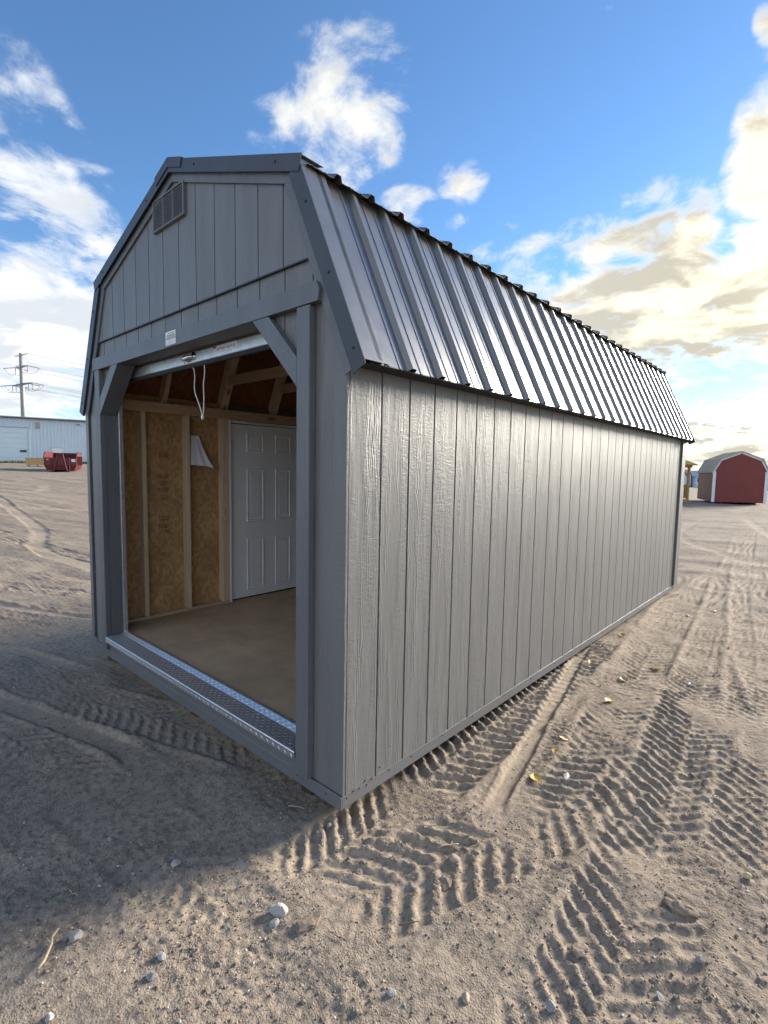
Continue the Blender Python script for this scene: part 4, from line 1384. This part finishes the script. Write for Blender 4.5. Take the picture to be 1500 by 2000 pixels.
MB().box((-HW + 0.051, 5.34, 0.56), (HW - 0.051, 5.4, 1.62), 0).build('rear_gate', DUMPD, t)
MB().box((-0.23, -0.14, 1.28), (0.23, -0.02, 1.50), 0.02).build('hook_bar', DUMPD, t)
MB().box((-0.2, -0.062, 0.55), (0.2, -0.002, 1.27), 0.01).build('hook_plate', DUMP, t)
MB().box((0.76, -0.012, 0.83), (1.04, -0.002, 1.05), 0).build('decal', PAPER, t)
MB().box((-0.95, -0.012, 0.98), (-0.8, -0.002, 1.02), 0).build('decal', PAPER, t)

# bundle of plywood, and an oil drum and timbers beside the dumpster
t = placed('plywood_bundle', (-59.7, 13.7), (0.30, 0.954), 'tan bundle of stacked plywood left of the red dumpster', 'lumber')
for k in range(14):
    dx = random.uniform(-0.02, 0.02)
    MB().box((-0.92 + dx, 0, 0.16 + k * 0.053), (0.92 + dx, 1.2, 0.208 + k * 0.053), 0.003).build('sheet', PLY, t)
for s in (-0.7, 0.0, 0.7):
    MB().box((s - 0.05, 0.02, 0.0), (s + 0.05, 1.18, 0.159), 0).build('bearer', PLY, t)
t = placed('steel_drum', (-53.2, 17.4), ddir, 'dark drum standing right of the red dumpster', 'drum')
MB().tube([(0, 0, 0.0), (0, 0, 0.03), (0, 0, 0.30), (0, 0, 0.31), (0, 0, 0.33), (0, 0, 0.34), (0, 0, 0.60), (0, 0, 0.61), (0, 0, 0.63), (0, 0, 0.64), (0, 0, 0.88)],
          [0.29, 0.30, 0.29, 0.305, 0.305, 0.29, 0.29, 0.305, 0.305, 0.29, 0.295], 20).build('body', NAVY, t, True)
MB().tube([(0, 0, 0.881), (0, 0, 0.90)], 0.285, 20).build('lid', NAVY, t, True)
t = placed('timber_offcuts', (-50.2, 17.0), ddir, 'short dark timbers lying on the dirt right of the dumpster', 'timbers')
for k, (a, b, z) in enumerate(((-0.6, 0.0, 0.0), (-0.45, 0.16, 0.0), (-0.3, 0.07, 0.14))):
    MB().box((a, b, z), (a + 1.1, b + 0.14, z + 0.138), 0.005).build('timber', DUMPD, t)

# steel transmission pole and its wires
pb = Vector((-132.0, 29.6, 0))
pz = base_far(pb.x, pb.y)
t = thing('transmission_pole', (pb.x, pb.y, pz), 'tall steel transmission pole with three pairs of arms behind the building', 'utility pole')
pole_top = 24.9
adir = (ddir * 2.8 + Vector((0.6636, -0.743, 0)) * 1.7)
au = adir.normalized()
MB().tube([(pb.x, pb.y, pz - 0.2), (pb.x, pb.y, 14.0), (pb.x, pb.y, pole_top)], [0.56, 0.46, 0.36], 16).build('shaft', POLE, t, True)
away = Vector((0.30, 0.953, 0)).normalized()
wires = []
lv = [(24.45, 2.9, 0.10, 0), (21.95, 2.7, 0.13, 1), (18.25, 4.4, 0.16, 2)]
for z, half, rad, kind in lv:
    for s in (-1, 1):
        a = Vector((pb.x, pb.y, z)); b = a + au * (s * half) + Vector((0, 0, 0.12))
        MB().tube([tuple(a), tuple(b)], [rad * 1.3, rad * 0.7], 8).build('cross_arm', POLE, t)
        if kind == 0:
            wires.append((b, 0.016))
        tips = [1.0] if kind == 1 else ([0.62, 1.0] if kind == 2 else [])
        for f in tips:
            q = a + (b - a) * f
            MB().tube([tuple(q), tuple(q + Vector((0, 0, -1.5)))], 0.07, 6).build('insulator', POLE, t)
            for dd, g in ((away, 2.1), (-away, 2.1)):
                e = q + dd * g + Vector((0, 0, -0.35))
                MB().tube([tuple(q), tuple(e)], 0.085, 6).build('insulator', POLE, t)
                if dd is away:
                    wires.append((e, 0.02))
                hang = [tuple(e + (q + Vector((0, 0, -1.5)) - e) * (i / 8) + Vector((0, 0, -0.55 * math.sin(math.pi * i / 8)))) for i in range(9)]
                MB().tube(hang, 0.03, 5, False).build('jumper_wire', WIRE, t)
wn_lab = ['left shield wire from the top arm of the transmission pole', 'right shield wire from the top arm of the transmission pole',
          'wire from the left middle arm of the transmission pole', 'wire from the right middle arm of the transmission pole',
          'inner wire from the left lowest arm of the transmission pole', 'outer wire from the left lowest arm of the transmission pole',
          'inner wire from the right lowest arm of the transmission pole', 'outer wire from the right lowest arm of the transmission pole']
for (p0, r0), lab in zip(wires, wn_lab):
    q = []
    for i in range(25):
        f = i / 24
        pp_ = p0 + away * (230 * f) + Vector((0, 0, -26 * f * (1 - f) - 2 * f))
        q.append(tuple(pp_))
    o = MB().tube(q, r0, 5, False).build('power_line', WIRE)
    tag(o, lab, 'wire', 'power lines')

# ------------------------------------------------------------------ small things lying on the soil
def attr_rgb(me, cols):
    a = me.color_attributes.new('tint', 'FLOAT_COLOR', 'POINT')
    a.data.foreach_set('color', np.array(cols, np.float32).ravel())


def tint_mat(name, rough=0.85, bump=0.3, scale=150.0):
    m, n, b = newmat(name)
    co = n.coord('Object')
    f = n.noise(co, scale, 4, 0.6)
    c = n.mix(n.map(f, 0.3, 0.7), n.mix(0.75, (0.05, 0.045, 0.04), n.attr('tint', 'Color')), n.attr('tint', 'Color'))
    n.put(b.inputs['Base Color'], c)
    b.inputs['Roughness'].default_value = rough
    b.inputs['Specular IOR Level'].default_value = 0.2
    n.put(b.inputs['Normal'], n.bump(f, bump, 0.003))
    return m


GRAVELM = tint_mat('mixed_gravel')
ico_v = []
ph = (1 + 5 ** 0.5) / 2
for a in (-1, 1):
    for b in (-ph, ph):
        ico_v += [(0, a, b), (a, b, 0), (b, 0, a)]
ico_v = np.array(ico_v, float); ico_v /= np.linalg.norm(ico_v[0])
ico_f = []
for i in range(12):
    for j in range(i + 1, 12):
        for k in range(j + 1, 12):
            d = [np.linalg.norm(ico_v[x] - ico_v[y]) for x, y in ((i, j), (j, k), (i, k))]
            if max(d) < 1.2:
                q = np.cross(ico_v[j] - ico_v[i], ico_v[k] - ico_v[i])
                ico_f.append((i, j, k) if q @ ico_v[i] > 0 else (i, k, j))
ico_f = np.array(ico_f)


def subdiv(v, f):
    v = [tuple(x) for x in v]; cache = {}; nf = []

    def midp(a, b):
        k = (min(a, b), max(a, b))
        if k not in cache:
            m_ = (np.array(v[a]) + np.array(v[b])) / 2
            v.append(tuple(m_ / np.linalg.norm(m_))); cache[k] = len(v) - 1
        return cache[k]
    for a, b, c in f:
        d, e, g = midp(a, b), midp(b, c), midp(c, a)
        nf += [(a, d, g), (d, b, e), (g, e, c), (d, e, g)]
    return np.array(v), np.array(nf)


ico2_v, ico2_f = subdiv(ico_v, ico_f)
ico3_v, ico3_f = subdiv(ico2_v, ico2_f)
rs = np.random.RandomState(5)


def scatter(name, n, smin, smax, power, colors, label, sink, seedmask, flat=0.7, jag=0.28, spread=1.0):
    """many small stones or crumbs as one mass"""
    pts = []
    while len(pts) < n:
        m = n * 3
        ang = rs.uniform(R(-14), R(96), m)           # around the near corner of the shed, thinning with distance
        dist = 0.9 + rs.gamma(1.6, 1.15 * spread, m)
        X = 1.58 - dist * np.sin(ang) + 0.0; Y = -1.53 + dist * np.cos(ang)
        ok = ~((X < -0.03) & (X > -2.95) & (Y > 0.02) & (Y < 6.1)) & (X > -14) & (Y < 16)
        cl = perlin(X * 1.1, Y * 1.1, 5) + 0.5 * perlin(X * 3.3, Y * 3.3, seedmask)
        ok &= rs.uniform(0, 1, m) < sstep(cl, -0.5, 0.5) * 0.85 + 0.15
        pts += list(zip(X[ok], Y[ok]))
    pts = np.array(pts[:n])
    H, pl_, _ = ground(pts[:, 0], pts[:, 1])
    size = smin + (smax - smin) * rs.uniform(0, 1, n) ** power
    nvv = len(ico_v)
    V = np.zeros((n, nvv, 3))
    jit = 1 + rs.uniform(-jag, jag, (n, nvv))
    sc = np.stack([rs.uniform(0.75, 1.35, n), rs.uniform(0.75, 1.1, n), rs.uniform(flat - 0.2, flat + 0.15, n)], 1)
    a = rs.uniform(0, 6.28, n)
    base = ico_v[None] * jit[:, :, None] * sc[:, None, :] * size[:, None, None] * 0.5
    V[:, :, 0] = base[:, :, 0] * np.cos(a)[:, None] - base[:, :, 1] * np.sin(a)[:, None] + pts[:, 0:1]
    V[:, :, 1] = base[:, :, 0] * np.sin(a)[:, None] + base[:, :, 1] * np.cos(a)[:, None] + pts[:, 1:2]
    V[:, :, 2] = base[:, :, 2] + (H + size * sink)[:, None]
    F = (ico_f[None] + (np.arange(n) * nvv)[:, None, None]).reshape(-1, 3)
    me = bpy.data.meshes.new(name)
    me.vertices.add(n * nvv); me.vertices.foreach_set('co', V.astype(np.float32).ravel())
    me.loops.add(len(F) * 3); me.loops.foreach_set('vertex_index', F.astype(np.int32).ravel())
    me.polygons.add(len(F))
    me.polygons.foreach_set('loop_start', (np.arange(len(F)) * 3).astype(np.int32))
    me.polygons.foreach_set('loop_total', np.full(len(F), 3, np.int32))
    me.update()
    cols = np.array(colors)[rs.randint(0, len(colors), n)] * rs.uniform(0.8, 1.15, (n, 1))
    cols = np.concatenate([cols, np.ones((n, 1))], 1)
    attr_rgb(me, np.repeat(cols, nvv, 0))
    me.materials.append(GRAVELM)
    return tag(obj(name, me), label, None, None, 'stuff')


scatter('gravel', 3800, 0.003, 0.012, 3.2, [(0.50, 0.47, 0.42), (0.62, 0.60, 0.56), (0.36, 0.33, 0.30), (0.27, 0.25, 0.24), (0.45, 0.38, 0.30), (0.40, 0.31, 0.23)], 'small pebbles strewn over the dirt', 0.12, 6)
scatter('dirt_crumbs', 21000, 0.003, 0.012, 2.8, [(0.22, 0.18, 0.14), (0.29, 0.235, 0.18), (0.17, 0.14, 0.115), (0.34, 0.275, 0.21)], 'loose crumbs of dry soil', 0.02, 6, 0.62, 0.42)


def stone_mesh(seed, rgb, lump=0.32, flat=0.62):
    r_ = np.random.RandomState(seed)
    d = np.ones(len(ico3_v))
    for k in range(9):                      # facets: clip the ball by random planes, then a little noise
        nrm = r_.normal(size=3); nrm /= np.linalg.norm(nrm)
        dot = ico3_v @ nrm
        lim = r_.uniform(0.55, 0.9)
        d = np.where(dot * d > lim, lim / np.maximum(dot, 1e-3), d)
    v = ico3_v * d[:, None]
    v = v * np.array([1.0, r_.uniform(0.65, 0.9), flat * r_.uniform(0.85, 1.2)])
    v += lump * 0.12 * np.stack([perlin(v[:, 0] * 3 + seed, v[:, 1] * 3 + v[:, 2] * 2, seed + q) for q in range(3)], 1)
    me = mesh('stone', v * 0.5, [tuple(int(i) for i in f) for f in ico3_f], GRAVELM, False)
    attr_rgb(me, np.tile(np.array(list(rgb) + [1.0]), (len(v), 1)))
    return me


W_, G_, T_, D_ = (0.47, 0.45, 0.42), (0.33, 0.32, 0.31), (0.44, 0.36, 0.28), (0.22, 0.20, 0.19)
STONES = [
    (-0.050, -0.030, 0.050, G_, 'grey stone at the foot of the near shed corner'),
    (0.491, 0.173, 0.057, T_, 'angular tan stone in the middle of the tyre-marked dirt'),
    (0.660, -0.419, 0.030, W_, 'white blocky pebble near the bottom edge, left of centre'),
    (0.839, -0.275, 0.034, T_, 'rounded tan pebble near the bottom edge, centre'),
    (1.044, -0.125, 0.038, G_, 'grey and white stone at the bottom edge, right of centre'),
    (0.739, 0.837, 0.028, G_, 'grey rounded pebble in the curved tread marks'),
    (-0.671, -0.748, 0.034, G_, 'pale grey pebble alone in the shadow of the shed'),
    (-0.327, -0.623, 0.040, W_, 'whitish stone at the edge of the shed shadow'),
    (0.162, -0.475, 0.070, W_, 'large white stone of the pair on the open dirt'),
    (0.186, -0.512, 0.040, G_, 'smaller grey stone leaning on the large white stone'),
    (-0.255, -1.012, 0.052, G_, 'grey wedge-shaped stone at the lower left'),
    (0.028, -0.845, 0.034, W_, 'cream oval pebble in the lower left foreground'),
    (0.073, -0.895, 0.040, G_, 'grey upright pebble below the cream oval one'),
    (-0.030, -1.150, 0.038, W_, 'white stone cut by the bottom edge at left'),
    (1.278, 0.153, 0.035, W_, 'white-tipped pebble low on the right'),
    (1.346, 0.368, 0.036, G_, 'grey pebble at the right above the white-tipped one'),
    (1.412, 0.919, 0.038, (0.62, 0.55, 0.32), 'yellowish stone near the right edge'),
]
for i, (x, y, s, c, lab) in enumerate(STONES):
    o = obj('stone', stone_mesh(100 + i, c), None, (x, y, ghz(x, y) + s * 0.16), (random.uniform(-0.3, 0.3), random.uniform(-0.3, 0.3), random.uniform(0, 6)))
    o.scale = (s * 1.02, s * 1.02, s * 1.02)
    tag(o, lab, 'stone', 'loose stones on the dirt')
CLODS = [
    (0.524, 0.052, 0.088, 'flat tan slab of dried soil beside the tread marks'),
    (0.281, -0.439, 0.105, 'broken crust of soil lying in the foreground centre'),
    (1.249, 0.564, 0.105, 'big dark clod at the right of the tread marks'),
    (1.212, 0.590, 0.055, 'smaller clod behind the big dark clod'),
    (1.032, 0.126, 0.072, 'dark crumbly clod low on the right'),
    (0.235, -0.134, 0.058, 'clod of soil just below the shed corner'),
]
for i, (x, y, s, lab) in enumerate(CLODS):
    o = obj('dirt_clod', stone_mesh(300 + i, (0.27, 0.215, 0.165), 0.9, 0.42), None, (x, y, ghz(x, y) + s * 0.04), (0.1, -0.1, random.uniform(0, 6)))
    o.scale = (s * 1.15, s, s * 0.9)
    tag(o, lab, 'clod', 'loose clods of soil')


def leaf_mat(name, a, b_):
    m, n, b = newmat(name)
    co = n.coord('Object')
    f = n.noise(co, 40.0, 4, 0.6)
    n.put(b.inputs['Base Color'], n.mix(n.map(f, 0.3, 0.7), a, b_))
    b.inputs['Roughness'].default_value = 0.6
    return m


LEAFM = leaf_mat('yellow_autumn_leaf', (0.52, 0.32, 0.06), (0.60, 0.42, 0.12))
LEAFB = leaf_mat('faded_leaf', (0.55, 0.40, 0.20), (0.66, 0.52, 0.28))
STRAW = simple('dry_straw', (0.46, 0.38, 0.25), 0.8, 0, 0.3, 0.2, 60.0)
TWIGM = simple('dark_twig', (0.16, 0.12, 0.09), 0.85, 0, 0.3, 0.2, 60.0)
CHIPM = simple('white_scrap', (0.74, 0.73, 0.68), 0.6, 0, 0.3, 0.06, 40.0)


def leaf_mesh(seed, mat):
    """pointed leaf with a toothed edge, folded along its midrib and curled, with a stalk"""
    r_ = random.Random(seed)
    n = 9
    vs = []; fs = []
    curl = r_.uniform(0.6, 1.4); fold = r_.uniform(0.2, 0.55)
    for i in range(n + 1):
        t = i / n
        w = 0.40 * math.sin(math.pi * t ** 0.8) ** 0.8 * (1 + (0.16 if i % 2 else -0.10)) if 0 < i < n else 0.01
        z0 = 0.22 * curl * (t - 0.5) ** 2
        for s in (-1, -0.5, 0, 0.5, 1):
            vs.append((t - 0.5, s * w * 0.9, z0 + fold * abs(s) * w * 0.8 + r_.uniform(-0.02, 0.02)))
    for i in range(n):
        for j in range(4):
            k = i * 5 + j
            fs.append((k, k + 1, k + 6, k + 5))
    m = len(vs)
    vs2 = [(x, y, z - 0.012) for x, y, z in vs]
    fs2 = [tuple(q + m for q in f[::-1]) for f in fs]
    mb = MB(); mb.v = vs + vs2; mb.f = fs + fs2
    mb.tube([(-0.48, 0, 0.06), (-0.7, 0.05, 0.02), (-0.95, 0.14, 0.05)], [0.022, 0.018, 0.014], 5)
    return mesh('leaf', mb.v, mb.f, mat, True)


LEAVES = [
    (0.488, 0.946, 0.078, LEAFM, 'large yellow leaf lying on the pale rut'),
    (0.463, 1.251, 0.045, LEAFM, 'small yellow leaf just beyond the large one'),
    (0.432, 1.445, 0.058, LEAFB, 'pale yellow leaf third along from the large leaf'),
    (0.466, 2.173, 0.074, LEAFM, 'orange-yellow leaf halfway along the shed wall'),
    (0.417, 2.655, 0.082, LEAFB, 'pale yellow curled leaf well along the shed wall'),
    (0.124, 2.762, 0.074, LEAFM, 'orange leaf close against the shed wall'),
    (0.203, 2.952, 0.058, LEAFB, 'faded leaf just behind the orange leaf by the wall'),
    (0.529, 3.097, 0.082, LEAFM, 'yellow leaf farthest out from the wall in the tread marks'),
    (0.083, 2.949, 0.062, LEAFB, 'faded leaf nearest the shed wall'),
    (0.095, 3.669, 0.082, LEAFM, 'farthest yellow leaf along the shed wall'),
]
for i, (x, y, s, mt, lab) in enumerate(LEAVES):
    o = obj('fallen_leaf', leaf_mesh(20 + i, mt), None, (x, y, ghz(x, y) + s * 0.07), (random.uniform(-0.2, 0.2), random.uniform(-0.2, 0.2), random.uniform(0, 6)))
    o.scale = (s, s, s)
    tag(o, lab, 'leaf', 'fallen leaves along the shed')
CHIPS = [
    (0.597, 1.099, 0.085, 'long white plastic scrap beside the large yellow leaf'),
    (0.724, 2.109, 0.066, 'white scrap in the curved tread marks'),
    (0.812, 2.958, 0.058, 'white scrap on the main tread track'),
    (0.379, 5.133, 0.077, 'right one of two white scraps near the far shed corner'),
    (0.238, 5.200, 0.078, 'left one of two white scraps near the far shed corner'),
    (0.555, 5.647, 0.075, 'white scrap farthest off, beyond the far shed corner'),
]
for i, (x, y, s, lab) in enumerate(CHIPS):
    r_ = random.Random(60 + i)
    n = 7
    mb = MB()
    ring = [(math.cos(2 * math.pi * k / n) * 0.5 * r_.uniform(0.7, 1.1), math.sin(2 * math.pi * k / n) * 0.20 * r_.uniform(0.7, 1.2), 0.05 * r_.uniform(-1, 1) + 0.06) for k in range(n)]
    mb.add(ring + [(0, 0, 0.16)] + [(a, b, c - 0.05) for a, b, c in ring], [(k, (k + 1) % n, n) for k in range(n)] + [(k, n + 1 + k, n + 1 + (k + 1) % n, (k + 1) % n) for k in range(n)])
    o = mb.build('white_scrap', CHIPM, None, False, (x, y, ghz(x, y) + s * 0.05), (0, 0, r_.uniform(0, 3)))
    o.scale = (s, s, s)
    tag(o, lab, 'scrap', 'white scraps on the dirt')
TWIGS = [
    (0.395, -0.400, 0.060, TWIGM, 'short dark stick on the soil crust in the foreground'),
    (0.551, -0.194, 0.080, TWIGM, 'thin dark twig in the lower centre foreground'),
    (0.432, 0.220, 0.096, STRAW, 'pale straw stalk lying near the angular tan stone'),
    (-0.272, -1.089, 0.150, STRAW, 'long straw stalk at the lower left'),
    (1.120, 1.544, 0.140, TWIGM, 'brown stick lying across the main tread track'),
    (1.335, 1.541, 0.098, STRAW, 'pale straw bit near the right edge'),
    (-0.466, -0.954, 0.056, STRAW, 'pale sliver of wood in the left foreground'),
    (0.233, 0.716, 0.093, TWIGM, 'dark twig beside the pale rut'),
    (-0.272, -0.045, 0.090, STRAW, 'dry stalk by the skid under the door post'),
]
for i, (x, y, s, mt, lab) in enumerate(TWIGS):
    r_ = random.Random(80 + i)
    pts = [(-0.5 + k / 5, r_.uniform(-0.05, 0.05), r_.uniform(0.0, 0.05)) for k in range(6)]
    mb = MB().tube(pts, [0.028, 0.035, 0.03, 0.03, 0.026, 0.018], 6)
    mb.tube([pts[3], (pts[3][0] + 0.15, pts[3][1] + 0.16, 0.06)], [0.02, 0.012], 5)
    o = mb.build('twig', mt, None, True, (x, y, ghz(x, y) + 0.006), (0, 0, r_.uniform(0, 3.1)))
    o.scale = (s, s, s)
    tag(o, lab, 'twig', 'twigs and straw on the dirt')

for o in bpy.data.objects:
    if o.get('local') is not None:
        del o['local']
